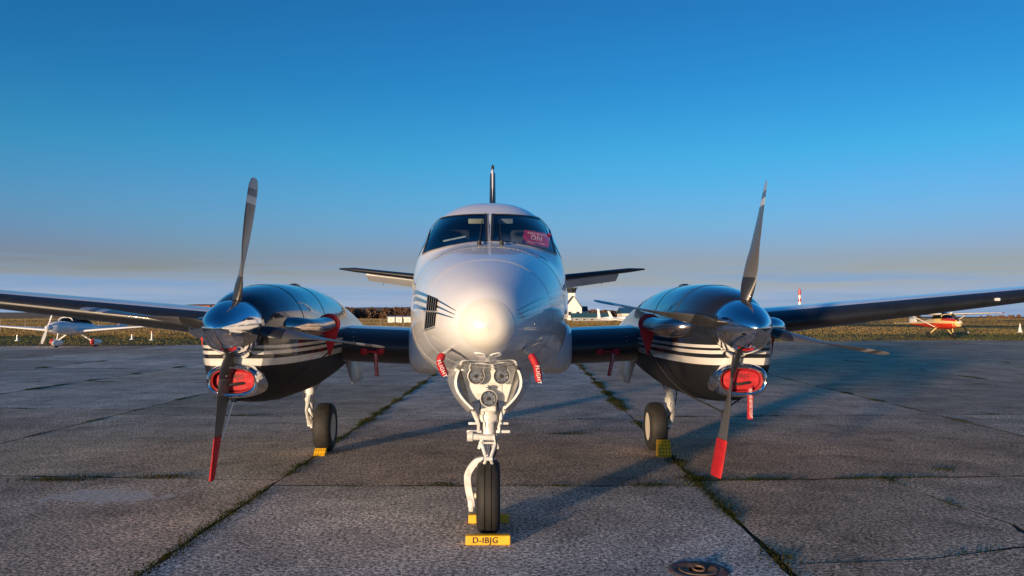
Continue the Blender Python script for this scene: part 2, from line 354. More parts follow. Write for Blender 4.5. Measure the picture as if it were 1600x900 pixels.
# profile: (photo x, pixels above the horizon line)
ridge('hill', 1500, [(-300, 3), (0, 6), (150, 7), (250, 13), (330, 18), (450, 15), (560, 14), (650, 15), (760, 11), (900, 8), (1000, 8), (1100, 4), (1250, 1), (1420, 0.5), (1700, 0), (1900, 0)], 500)

# ------------------------------------------------------------------ foliage and grass
def leafy(name, mat, crowns, n, size):
    v = []; f = []
    for _ in range(n):
        c, rx, rz = random.choice(crowns)
        while True:
            q = Vector((random.uniform(-1, 1), random.uniform(-1, 1), random.uniform(-1, 1)))
            if 0.25 < q.length < 1: break
        p = Vector(c) + Vector((q.x * rx, q.y * rx, q.z * rz))
        a = Vector((random.gauss(0, 1), random.gauss(0, 1), random.gauss(0, 1))).normalized(); b = a.orthogonal().normalized()
        s = size * random.uniform(.5, 1.3); k = len(v)
        v += [p + a * s, p + b * s * .7, p - a * s * .6, p - b * s * .7]; f.append((k, k + 1, k + 2, k + 3))
    return mo(name, v, f, mat, None, False, None, False)
WOODM = pm('bare_wood_foliage', (0.17, 0.095, 0.055), 0.9, 0, 0, 0.5, 0.08)
EVER = pm('evergreen_foliage', (0.030, 0.035, 0.018), 0.9, 0, 0, 0.5, 0.15)
def wood(name, mat, x0, x1, d, hpx, n, leaves, label):
    sc = d / FPX; cr = []
    for i in range(n):
        x = random.uniform(x0, x1); h = hpx * sc * random.uniform(.55, 1.1); dd = d + random.uniform(-30, 30)
        p = G((x - 800) * sc, dd); cr.append(((p.x, p.y, h * .5), h * random.uniform(.45, .8), h * .5))
    o = leafy(name, mat, cr, int(leaves * 2.2), 1.7 * sc); o['kind'] = 'stuff'; o['label'] = label; o['category'] = 'woodland'
wood('woodland', WOODM, 515, 660, 700, 17, 60, 9000, 'brown leafless wood on the rise left of the white nose')
wood('woodland', WOODM, 905, 975, 620, 14, 30, 5000, 'brown leafless wood behind the hangars')
wood('woodland', EVER, 215, 345, 900, 15, 30, 4000, 'dark evergreen wood on the hill behind the left engine')
wood('woodland', WOODM, 1310, 1440, 900, 6, 30, 3000, 'low scrub along the horizon under the right wing')
wood('woodland', WOODM, 1540, 1700, 900, 5, 30, 2000, 'low scrub on the horizon at the right edge')
def grass_mat(name, c0, c1, c2, sc):
    m = bpy.data.materials.new(name); m.use_nodes = True; n = m.node_tree; n.nodes.clear(); Lk = n.links.new
    o = n.nodes.new('ShaderNodeOutputMaterial'); mx = n.nodes.new('ShaderNodeMixShader'); d = n.nodes.new('ShaderNodeBsdfDiffuse'); t = n.nodes.new('ShaderNodeBsdfTranslucent')
    tc = n.nodes.new('ShaderNodeTexCoord'); z = n.nodes.new('ShaderNodeTexNoise'); z.inputs['Scale'].default_value = sc; z.inputs['Detail'].default_value = 5; Lk(tc.outputs['Object'], z.inputs['Vector'])
    r = n.nodes.new('ShaderNodeValToRGB'); e = r.color_ramp.elements; e[0].position = .35; e[0].color = (*c0, 1); e[1].position = .65; e[1].color = (*c2, 1); e.new(.5).color = (*c1, 1)
    Lk(z.outputs['Fac'], r.inputs[0]); Lk(r.outputs[0], d.inputs[0]); Lk(r.outputs[0], t.inputs[0]); mx.inputs[0].default_value = .5
    Lk(d.outputs[0], mx.inputs[1]); Lk(t.outputs[0], mx.inputs[2]); Lk(mx.outputs[0], o.inputs[0]); return m
def blades(name, mat, spots, label=None):        # spots: (x, y, z, height, lean)
    v = []; f = []
    for x, y, z, h, wd in spots:
        a = random.uniform(0, 6.28); c, s = math.cos(a) * wd, math.sin(a) * wd; lx, ly = random.gauss(0, .35) * h, random.gauss(0, .35) * h
        k = len(v); v += [(x - c, y - s, z), (x + c, y + s, z), (x + lx * .4 + c * .7, y + ly * .4 + s * .7, z + h * .6), (x + lx, y + ly, z + h)]
        f += [(k, k + 1, k + 2), (k, k + 2, k + 3)]
    o = mo(name, v, f, mat, None, False, None, False); o['kind'] = 'stuff'
    if label: o['label'] = label; o['category'] = 'grass'
    return o
MOSS = grass_mat('joint_weeds', (.03, .04, .012), (.05, .06, .018), (.09, .08, .03), 2.0)
DRY = grass_mat('dry_grass', (.25, .19, .06), (.37, .25, .095), (.46, .30, .14), .03)
GREEN = grass_mat('short_grass', (.17, .17, .045), (.26, .23, .065), (.36, .27, .09), .06)
sp = []
from mathutils import noise as mn
seen = set()
for a, b in joints:
    key = tuple(sorted(((round(a[0], 1), round(a[1], 1)), (round(b[0], 1), round(b[1], 1)))))
    if key in seen: continue
    seen.add(key)
    if min(a[1], b[1]) > 30: continue
    Ln = math.hypot(b[0] - a[0], b[1] - a[1]); cnt = int(Ln * 44)
    lon = abs(b[1] - a[1]) > abs(b[0] - a[0]); main = lon and abs(a[0]) < 3
    for i in range(cnt):
        t = random.random(); x = a[0] + (b[0] - a[0]) * t; y = a[1] + (b[1] - a[1]) * t
        dn = mn.noise(Vector((x * 1.3, y * 1.3, 3))) + (0.34 if main else 0.03)
        if dn < 0.05: continue
        for q in range(int(2 + dn * 14)):
            r = random.gauss(0, .016 + .06 * max(0, dn)); r2 = random.gauss(0, .03); p = G(x + r, y + r2)
            sp.append((p.x, p.y, -.012, random.uniform(.010, .028) * (1 + dn), random.uniform(.003, .007)))
for cx, cy, rad, nn in [(*gpx(90, 748), .22, 500), (*gpx(265, 743), .12, 260), (*gpx(1085, 745), .10, 260), (*gpx(888, 677), .16, 220), (*gpx(1225, 868), .03, 40), (*gpx(1470, 732), .08, 100), (*gpx(690, 756), .1, 160), (*gpx(1015, 757), .1, 160)]:
    for i in range(nn):
        p = G(cx + random.gauss(0, rad), cy + random.gauss(0, .05)); sp.append((p.x, p.y, -.005, random.uniform(.01, .035), .005))
blades('joint_weeds', MOSS, sp, 'moss and short grass growing in the joints of the concrete')
sp = []; sp2 = []
for i in range(45000):
    x = random.uniform(-60, 75); e = edge_d(x); d = e + random.random() ** 1.6 * 70 - .4
    p = G(x * (1 + (d - e) * .01), d); h = random.uniform(.05, .16); sp.append((p.x, p.y, -.03, h * .45, .02 + d * .0003))
blades('short_grass', GREEN, sp, 'short green grass beyond the edge of the apron')
for i in range(40000):
    px = random.uniform(-50, 1650); d = random.choice([random.uniform(62, 75), random.uniform(110, 190)]) if px < 700 else random.uniform(130, 190)
    if px > 1150 or mn.noise(Vector((px * .02, d * .1, 0))) < -.1: continue
    p = G((px - 800) / FPX * d, d); sp2.append((p.x, p.y, -.03, random.uniform(.2, .55) * (1 if d > 100 else .5), .012 + d * .00025))
for i in range(110000):
    px = random.uniform(-60, 1660); d = 75 * (12 ** random.random()); p = G((px - 800) / FPX * d, d)
    if mn.noise(Vector((p.x * .02, d * .02, 5))) < -.25: continue
    sp2.append((p.x, p.y, -.05, random.uniform(.10, .26) * (1 + d * .002) * (.5 if px > 1150 else 1), .015 + d * .0004))
blades('dry_grass', DRY, sp2, 'tall dry yellow grass beyond the mown strip')

# ------------------------------------------------------------------ the turboprop: fuselage
plane = empty('turboprop_airplane')
tag(plane, 'large white twin turboprop airplane with black nacelles seen head on', 'airplane')
FY = [-1.56, -1.53, -1.46, -1.33, -1.1, -0.6, 0.0, 0.45, 1.15, 1.7, 2.3, 4.0, 6.0, 7.6, 9.2]
FT = [1.53, 1.61, 1.68, 1.755, 1.835, 1.965, 2.085, 2.175, 2.50, 2.66, 2.71, 2.71, 2.62, 2.46, 2.25]
FB = [1.53, 1.45, 1.395, 1.345, 1.295, 1.24, 1.165, 1.09, 1.00, 0.975, 0.97, 0.98, 1.15, 1.50, 2.00]
FW = [0.00, 0.085, 0.150, 0.222, 0.308, 0.440, 0.560, 0.622, 0.682, 0.705, 0.712, 0.705, 0.58, 0.36, 0.08]
def fsec(y, off=0.0):
    t, b, h = pchip(FY, FT, y), pchip(FY, FB, y), pchip(FY, FW, y)
    zc = b + (t - b) * 0.46; n = 2.0 + 0.48 * min(1, max(0, (y + 1.2) / 1.5))
    return t + off, b - off, h + off, zc, n
def F(p, off=0.0):
    if p.y < FY[0]: return 9
    t, b, h, zc, n = fsec(p.y, off)
    if h < 1e-4: return 9
    return abs(p.x / h) ** n + abs((p.z - zc) / ((t - zc) if p.z > zc else (zc - b))) ** n - 1
def cast(px, py, off=0.0):                       # where the line of sight meets the fuselage skin
    r = ray(px, py); t = 3.5; st = 0.02
    while t < 12:
        if F(CAM + r * t, off) < 0:
            lo, hi = t - st, t
            for _ in range(18):
                m = (lo + hi) / 2
                if F(CAM + r * m, off) < 0: hi = m
                else: lo = m
            return CAM + r * hi
        t += st
    best = min((F(CAM + r * q, off), q) for q in np.arange(4.5, 9.5, .02)); p = CAM + r * best[1]      # just past the outline: nearest skin point
    tt, b, h, zc, n = fsec(p.y, off); k = (best[0] + 1) ** (-1 / n)
    return Vector((p.x * k, p.y, zc + (p.z - zc) * k))
def gradF(p, e=.004):
    return Vector((F(p + Vector((e, 0, 0))) - F(p - Vector((e, 0, 0))), F(p + Vector((0, e, 0))) - F(p - Vector((0, e, 0))), F(p + Vector((0, 0, e))) - F(p - Vector((0, 0, e))))).normalized()
def proj(p):
    v = p - CAM; v = camo.rotation_euler.to_matrix().transposed() @ v
    return (800 + FPX * v.x / -v.z, 450 - FPX * v.y / -v.z)
# windscreen outline (left pane, photo pixels) turned into points on the skin, mirrored for the right pane
TOPL = [(761.5, 334), (735, 334.6), (714, 336), (694, 338.8), (682, 343.5), (674, 352)]
BOTL = [(761.5, 376.5), (735, 378), (710, 382.3), (690, 387), (673, 391.5), (660, 397)]
def resamp(p, n):
    c = curve([(a, b, 0) for a, b in p], n); return [(q.x, q.y) for q in c]
tl, bl = resamp(TOPL, 22), resamp(BOTL, 22)
poly = tl + [(tl[-1][0] + (bl[-1][0] - tl[-1][0]) * k / 6, tl[-1][1] + (bl[-1][1] - tl[-1][1]) * k / 6) for k in range(1, 6)] + bl[::-1]
def inside(x, y, P):
    c = False; j = len(P) - 1
    for i in range(len(P)):
        if (P[i][1] > y) != (P[j][1] > y) and x < (P[j][0] - P[i][0]) * (y - P[i][1]) / (P[j][1] - P[i][1]) + P[i][0]: c = not c
        j = i
    return c
def shrink(P, d):
    cx = sum(p[0] for p in P) / len(P); cy = sum(p[1] for p in P) / len(P)
    return [(p[0] + (cx - p[0]) / max(1, abs(cx - p[0])) * d * min(1, abs(cx - p[0]) / 8), p[1] + (cy - p[1]) / max(1, abs(cy - p[1])) * d * min(1, abs(cy - p[1]) / 8)) for p in P]
inpoly = shrink(poly, 0.8)
def fus_rings(ys, off, N): 
    o = []
    for y in ys:
        t, b, h, zc, n = fsec(y, 0); o.append(sring(0, y, t + off, b - off, max(.002, h + off), n, zc, N))
    return o
def mirror(p): return Vector((-p.x, p.y, p.z))
def cut_shell(name, ys, off, N, mat, parent):
    b = MB().loft(fus_rings(ys, off, N)); keep = []
    for f in b.f:
        if len(f) == 4:
            c = sum((b.v[i] for i in f), Vector()) / 4
            if 0.2 < c.y < 1.7 and c.z > 1.95:
                q = proj(Vector((-abs(c.x), c.y, c.z)))
                if inside(q[0], q[1], inpoly): continue
        keep.append(f)
    b.f = keep; return b.ob(name, mat, parent)
ys = list(np.concatenate([np.linspace(-1.56, -1.3, 16), np.linspace(-1.27, .3, 40), np.linspace(.315, 1.5, 80), np.linspace(1.53, 9.2, 60)]))
fus = cut_shell('fuselage', ys, 0.0, 256, WHITE, plane)
lin = MB().loft(fus_rings(list(np.linspace(.25, 1.5, 80)) + list(np.linspace(1.55, 2.6, 10)), -0.03, 200), False, True)
keep = []
for f in lin.f:
    c = sum((lin.v[i] for i in f), Vector()) / len(f)
    if len(f) == 4 and 0.2 < c.y < 1.75 and c.z > 1.95:
        q = proj(Vector((-abs(c.x), c.y, c.z)))
        if inside(q[0], q[1], shrink(poly, -2.0)): continue
    keep.append(f)
lin.f = keep; lin.ob('cockpit_lining', DARK, fus)
def patch(top, bot, nv, off, mirrored=False):
    rows = []
    for (a, b) in zip(top, bot):
        row = []
        for k in range(nv + 1):
            t = k / nv; p = cast(a[0] + (b[0] - a[0]) * t, a[1] + (b[1] - a[1]) * t, off)
            row.append(mirror(p) if mirrored else p)
        rows.append(row)
    return MB().loft(rows, closed=False)
FRAME = pm('windscreen_frame', (0.42, 0.43, 0.46), 0.4, 0.3, 0.1)
SEAL = pm('black_seal', (0.015, 0.016, 0.02), 0.5)
def ringstrip(P, d0, d1, off, mirrored):
    B = [cast(*q, off) for q in P]; n = len(B); rows = []; cen = sum(B, Vector()) / n
    def onskin(p, o):
        f = F(p, o); t, b, h, zc, e = fsec(p.y, o); k = (f + 1) ** (-1 / e); return Vector((p.x * k, p.y, zc + (p.z - zc) * k))
    for i in range(n + 1):
        p = B[i % n]; t = (B[(i + 1) % n] - B[(i - 1) % n]).normalized(); nr = gradF(p); o = t.cross(nr).normalized()
        if o.dot(p - cen) < 0: o = -o
        rows.append([mirror(x) if mirrored else x for x in (onskin(p - o * d0 * .0055, off), onskin(p - o * (d0 + d1) / 2 * .0055, off + .004), onskin(p - o * d1 * .0055, off))])
    return MB().loft(rows, closed=False)
for mir in (False, True):
    wsp = patch(tl, bl, 10, 0.001, mir).ob('windshield_pane', GLASS, fus)
    ringstrip(poly, 3.2, -0.4, 0.006, mir).ob('window_seal', SEAL, fus)
    ringstrip(poly, -0.2, -2.3, 0.004, mir).ob('window_frame', FRAME, fus)
def spath(pts, wid, off, x_of=None):             # strip over the skin: list of (px, py, halfwidth px)
    rows = []
    for px, py, h in pts:
        a, b = cast(px, py - h, off), cast(px, py + h, off)
        if a is None or b is None: continue
        rows.append([a, (a + b) / 2, b])
    return rows
def side_pt(y, z, s, off):
    t, b, h, zc, n = fsec(y, off); q = abs((z - zc) / ((t - zc) if z > zc else (zc - b)))
    return Vector((s * h * max(0, 1 - q ** n) ** (1 / n), y, z))
STRIPES = [[(712, 485.5), (682, 468.5), (660, 459.5), (650, 456)], [(710.5, 491.5), (682, 478.5), (660, 470), (650, 466.5)], [(709, 497), (682, 488.5), (660, 481.5), (650, 478.5)]]
for st in STRIPES:
    for mir in (False, True):
        cl_ = resamp(st, 20); rows = []
        for i, (x, y) in enumerate(cl_):
            h = 0.4 + 3.0 * (i / 19) ** 0.8
            a, b = cast(x, y - h, .0025), cast(x, y + h, .0025)
            if a is None or b is None: continue
            rows.append([mirror(p) if mir else p for p in (a, b)])
        l0, l1 = rows[-1]; s = 1 if l0.x > 0 else -1
        for y in np.linspace(max(l0.y, l1.y) + .15, 6.0, 14): rows.append([side_pt(y, l0.z, s, .0025), side_pt(y, l1.z, s, .0025)])
        MB().loft(rows, closed=False).ob('stripe', BLACKG, fus)
# louvred vent on the aircraft's right side of the nose
gq = [(667.5, 460), (683.5, 466.5), (678.5, 510), (662.5, 515.5)]
tg = [(gq[0][0] + (gq[1][0] - gq[0][0]) * k / 12, gq[0][1] + (gq[1][1] - gq[0][1]) * k / 12) for k in range(13)]
bg_ = [(gq[3][0] + (gq[2][0] - gq[3][0]) * k / 12, gq[3][1] + (gq[2][1] - gq[3][1]) * k / 12) for k in range(13)]
vent = patch(tg, bg_, 10, 0.004).ob('louvre_vent', SEAL, fus)
for k in range(5):
    u = (k + .3) / 5; rows = []
    for t in np.linspace(.02, .98, 10):
        A = (gq[0][0] + (gq[1][0] - gq[0][0]) * u, gq[0][1] + (gq[1][1] - gq[0][1]) * u); B = (gq[3][0] + (gq[2][0] - gq[3][0]) * u, gq[3][1] + (gq[2][1] - gq[3][1]) * u)
        x, y = A[0] + (B[0] - A[0]) * t, A[1] + (B[1] - A[1]) * t
        rows.append([cast(x - .5, y, .005), cast(x, y, .016), cast(x + .8, y, .005)])
    MB().loft(rows, closed=False).ob('louvre_slat', FRAME, fus)
for pts in ([(662.5, 486), (681, 487)], [(662, 516), (678.5, 510.5)]):
    MB().tube([cast(*p, .008) for p in resamp(pts, 5)] if len(pts) > 2 else [cast(pts[0][0] + (pts[1][0] - pts[0][0]) * t, pts[0][1] + (pts[1][1] - pts[0][1]) * t, .008) for t in np.linspace(0, 1, 6)], .006, 6).ob('vent_bar', FRAME, fus)
# cockpit side windows
for s in (-1, 1):
    rows = [[side_pt(y, z0 + (z1 - z0) * k / 6, s, .004) for k in range(7)] for y, z0, z1 in ((1.10, 2.12, 2.22), (1.22, 2.10, 2.33), (1.45, 2.09, 2.42), (1.7, 2.09, 2.44), (1.9, 2.10, 2.42))]
    MB().loft(rows, closed=False).ob('side_window', BLACKG, fus)
TIPCREAM = pm('cream_nose_tip', (0.80, 0.77, 0.70), 0.3, 0, 0.5, 0.03, 4)
MB().loft(fus_rings(list(np.linspace(-1.559, -1.455, 14)), 0.0015, 96), True, False).ob('nose_tip', TIPCREAM, fus)  # thin shell over the nose tip, coloured warmer than the white skin behind
for y in (-1.455, -.62, .12):
    MB().tube([p for p in fus_rings([y], .0008, 96)[0]] + [fus_rings([y], .0008, 96)[0][0]], .0009, 5).ob('panel_seam', GREYP, fus)
for mir in (1, -1):
    MB().tube([side_pt(y, z, mir, .0008) for y, z in ((-.55, 1.80), (-.2, 1.84), (.08, 1.87), (.08, 1.6), (.08, 1.42), (-.2, 1.43), (-.55, 1.46), (-.55, 1.62), (-.55, 1.80))], .0009, 5).ob('panel_seam', GREYP, fus)
# wipers
for a, b, s in (((749, 380.5), (753.5, 343), -1), ((784, 380.5), (779, 343), 1)):
    p0 = cast(*a, .012); rows = [cast(a[0] + (b[0] - a[0]) * t, a[1] + (b[1] - a[1]) * t, .018 + .012 * math.sin(t * 3.1)) for t in np.linspace(0, 1, 8)]
    wz = MB().tube(rows, [.007] * 4 + [.004] * 4, 6)
    wz.rev([(-.01, .018), (.02, .016), (.03, .008)], p0, (0, -.4, 1), 12); wz.ob('wiper', SEAL, fus)
# nose panel screws and access discs under the nose
SCREW = pm('screw_heads', (0.42, 0.42, 0.45), 0.6, 0.0)
sb = MB()
for (x0, y0, x1, y1, n) in [(665, 420, 682, 437, 7), (700, 400, 730, 447, 6), (770, 402, 815, 405, 8), (810, 420, 838, 400, 6), (730, 433, 800, 432, 8), (858, 455, 868, 470, 5), (700, 470, 690, 500, 5)]:
    for k in range(n):
        p = cast(x0 + (x1 - x0) * k / (n - 1), y0 + (y1 - y0) * k / (n - 1), .0005)
        if p: sb.rev([(-.002, .0028), (.0006, .0024)], p, gradF(p), 6)
for y in (-.655, -.585, .09, .15):
    for p in fus_rings([y], .0004, 110)[0]: sb.rev([(-.002, .0026), (.0006, .0022)], p, gradF(p), 5)
kind(sb.ob('screw_heads', SCREW, fus), 'stuff')
for px in (750, 775):
    c = cast(px, 555, .002); nrm = gradF(c)
    d = MB().rev([(-.004, .036), (.0008, .036), (.0014, .034), (.0004, .032), (.0004, .002)], c, nrm, 24)
    for k in range(8):
        a = nrm.orthogonal().normalized(); b = nrm.cross(a); q = k * math.pi / 4
        d.rev([(0, .004), (.0018, .003)], c + (a * math.cos(q) + b * math.sin(q)) * .024, nrm, 6)
    d.ob('access_panel', WHITE, fus)
# cockpit: glare shield, seats, visors
MB().loft([[Vector((sx * (abs(side_pt(y, 2.02, 1, 0).x) - .07), y, z)) for sx, z in ((-1, 1.97), (1, 1.97), (1, 2.03), (.6, 2.06), (-.6, 2.06), (-1, 2.03))] for y in (.62, .8, 1.0, 1.16)]).ob('glare_shield', DARK, fus)
SEATM = pm('seat_leather', (0.06, 0.055, 0.05), 0.6)
for s in (-1, 1):
    st = MB().box((s * .32, 1.75, 1.9), (.44, .14, .75), Matrix.Rotation(R(-10), 3, 'X'), .05).box((s * .32, 1.83, 2.33), (.26, .10, .18), Matrix.Rotation(R(-10), 3, 'X'), .04); st.ob('pilot_seat', SEATM, fus)
VIS = pm('visor_tan', (0.55, 0.45, 0.28), 0.5)
for s, x0, x1 in ((-1, 731, 756), (1, 778, 802)):
    p = cast((x0 + x1) / 2, 343.5, -.03); MB().box(p + Vector((0, .06, -.005)), (abs(x1 - x0) / FPX * 7.0, .012, .045), None, .004).ob('sun_visor', VIS if s < 0 else GREYP, fus)
pa, pb = cast(692, 376, -.03), cast(728, 368.5, -.03); MB().tube([pa + Vector((0, .05, 0)), pb + Vector((0, .05, 0))], .008, 8).ob('grab_handle', GEARW, fus)

# sign behind the windscreen
c0 = at(838, 373, 7.3); xd = (at(859, 378, 7) - at(820, 372, 7)).normalized(); yd = (at(818, 360, 7.04) - at(822, 382, 7)).normalized()
sgn = empty('parking_brake_sign', c0 - yd * .06); M0 = frame((0, 0, 0) , xd, yd); M0.translation = yd * .06
SIGNR = pm('sign_red', (0.62, 0.03, 0.10), 0.5)
bd = MB().box((0, 0, 0), (.235, .13, .004)); bd.v = [M0 @ v for v in bd.v]; bd.ob('board', SIGNR, sgn, False)
for s, y, z in (('PARK BRAKE', .042, .026), ('ON', .002, .062), ('DO NOT TOW', -.044, .022)):
    text_mesh('lettering', s, z, WINK, sgn, M0 @ Matrix.Translation((0, y, .003)))
tag(sgn, 'red warning sign with white ON lettering behind the right windshield pane', 'sign')

# pitot tubes with red sleeves
for (pts, lab, px) in ((((706, 545.5), (699, 548.5), (692, 554)), 'left', 0), (((818, 544.5), (825, 549), (829.5, 555)), 'right', 1)):
    p0 = cast(*pts[0], 0); 
    a = [p0 + Vector((0, .03, 0)), at(*pts[1], (p0 - CAM).dot(FWD) - .08), at(*pts[2], (p0 - CAM).dot(FWD) - .20)]
    MB().tube(curve(a, 8), [.014] * 8, 10).ob('pitot_tube', STEEL, fus)
    dd = (a[2] - CAM).dot(FWD)
    sl = [(692, 554), (687.5, 562), (689, 571), (696, 587)] if px == 0 else [(829, 554), (836, 567), (840, 580), (842, 597)]
    cv = curve([at(x, y, dd - .01 * i) for i, (x, y) in enumerate(sl)], 14)
    o = MB().tube(cv, [.018, .021, .022, .022, .022, .021, .021, .022, .023, .023, .023, .023, .022, .016], 12)
    root = empty('pitot_cover', cv[-1]); o.v = [v - cv[-1] for v in o.v]; o.ob('sleeve', RED, root)
    tdir = (cv[8] - cv[12]).normalized(); mid_ = (cv[9] + cv[11]) / 2 - cv[-1] + Vector((0, -.0245, 0))
    text_mesh('lettering', 'FLIGHT', .03, WINK, root, frame(mid_, -tdir, Vector((1, 0, 0)) if px == 0 else Vector((1, 0, 0))))
    tag(root, 'red sleeve over the pitot tube under the %s side of the nose in the photo' % ('left' if px == 0 else 'right'), 'pitot cover', 'pitot covers under the nose')

# ------------------------------------------------------------------ wings and tail
def foil(n=22, t=0.15, camber=0.02, xmax=1.0):
    up, lo = [], []
    for k in range(n + 1):
        x = xmax * (1 - math.cos(math.pi * k / n * .5)) if xmax < 1 else (1 - math.cos(math.pi * k / n)) / 2
        yt = 5 * t * (.2969 * math.sqrt(x) - .126 * x - .3516 * x * x + .2843 * x ** 3 - .1030 * x ** 4); yc = 4 * camber * x * (1 - x)
        up.append((x, yc + yt)); lo.append((x, yc - yt))
    return up, lo
def wing(name, stn, mat, parent, xmax=1.0, off=0.0, vertical=False):
    rings = []
    for (x, y, z, ch, t, inc) in stn:
        up, lo = foil(22, t, .015 if not vertical else 0, xmax); pts = up[::-1] + lo[1:] if xmax < 1 else up[::-1] + lo[1:-1]
        ring = []
        for i, (a, b) in enumerate(pts):
            dx, dz = a * ch, b * ch
            if off: dz += off if i <= len(up) - 1 else -off; dx -= off * (1 - min(1, a / .03))
            c, s = math.cos(inc), math.sin(inc)
            ring.append(Vector((z + dz, y + dx, x)) if vertical else Vector((x, y + dx * c + dz * s, z - dx * s + dz * c)))
        rings.append(ring)
    return MB().loft(rings, closed=(xmax >= 1)).ob(name, mat, parent)
UNDER = WHITE
for s in (-1, 1):
    inn = [(s * .55, 2.5, 1.235, 2.5, .17, R(2)), (s * .9, 2.5, 1.25, 2.45, .17, R(2)), (s * 1.95, 2.5, 1.30, 2.35, .17, R(2))]
    outp = [(s * 1.95, 2.5, 1.37, 2.30, .16, R(.5)), (s * 2.5, 2.53, 1.45, 2.15, .15, R(.3)), (s * 7.35, 3.05, 1.945, 1.12, .115, R(-1.5)), (s * 7.55, 3.14, 1.965, .95, .10, R(0)), (s * 7.66, 3.35, 1.975, .6, .07, R(0))]
    wc = wing('center_wing', inn, WHITE, plane); wing('deice_boot', inn, BOOT, wc, .13, .003)
    wo = wing('outer_wing', outp, WHITE, plane); wing('deice_boot', outp[:3], BOOT, wo, .10, .003)
    # root fillet
    fr = MB(); rings = []
    for y, hw, zt, zb in ((2.28, .02, 1.30, 1.18), (2.32, .10, 1.42, 1.06), (2.42, .17, 1.50, 1.00), (2.7, .22, 1.56, .97), (3.6, .24, 1.58, .97), (5.0, .10, 1.40, 1.05)):
        rings.append(sring(s * .665, y, zt, zb, hw, 2.6, N=24))
    fr.loft(rings); fr.ob('wing_root_fillet', WHITE, plane)
    for k in range(4): MB().rev([(-.002, .007), (.003, .006)], (s * 1.42, 2.5 + .005 * k, 1.42 - .045 * k), (0, -1, .3), 8).ob('rivet', GREYP, wc)
    if s > 0: MB().box((5.55, 2.84, 1.77), (.06, .03, .035), None, .01).ob('stall_vane_plate', GEARW, wo)
    # tailplane with drooping elevator
    ts = [(s * .05, 7.95, 2.12, 1.0, .14, 0), (s * 2.42, 8.40, 2.40, .62, .13, 0), (s * 2.72, 8.62, 2.43, .36, .07, 0)]
    tp = wing('tailplane', ts, WHITE, plane); wing('deice_boot', ts, BOOT, tp, .16, .003)
    el = MB(); rg = []
    for (x, y, z, ch) in ((.15, 8.90, 2.115, .48), (2.30, 8.98, 2.375, .36)):
        c, sn = math.cos(R(20)), math.sin(R(20))
        rg.append([Vector((s * x, y, z + .035)), Vector((s * x, y + ch * c, z - ch * sn + .006)), Vector((s * x, y + ch * c, z - ch * sn - .006)), Vector((s * x, y, z - .035))])
    el.loft(rg); el.ob('elevator', WHITE, tp)
    for k in range(3): 
        x = (.9, 1.5, 2.05)[k]; MB().tube([(s * x, 9.36 - .03 * k, 1.99 + x * .12 + .03), (s * x, 9.55 - .03 * k, 1.93 + x * .12)], .004, 5).ob('static_wick', INK, tp)
fin = wing('fin', [(2.45, 7.0, 0, 2.1, .07, 0), (2.75, 7.45, 0, 1.75, .08, 0), (4.15, 8.45, 0, .95, .10, 0), (4.22, 8.6, 0, .75, .06, 0)], WHITE, plane, vertical=True)
wing('deice_boot', [(2.8, 7.48, 0, 1.7, .085, 0), (4.12, 8.44, 0, .95, .105, 0)], BOOT, fin, .13, .004, True)
MB().rev([(0, .03), (.05, .028), (.09, .01)], (0, 8.75, 4.23), (0, 0, 1), 12).ob('beacon_light', SEAL, fin)

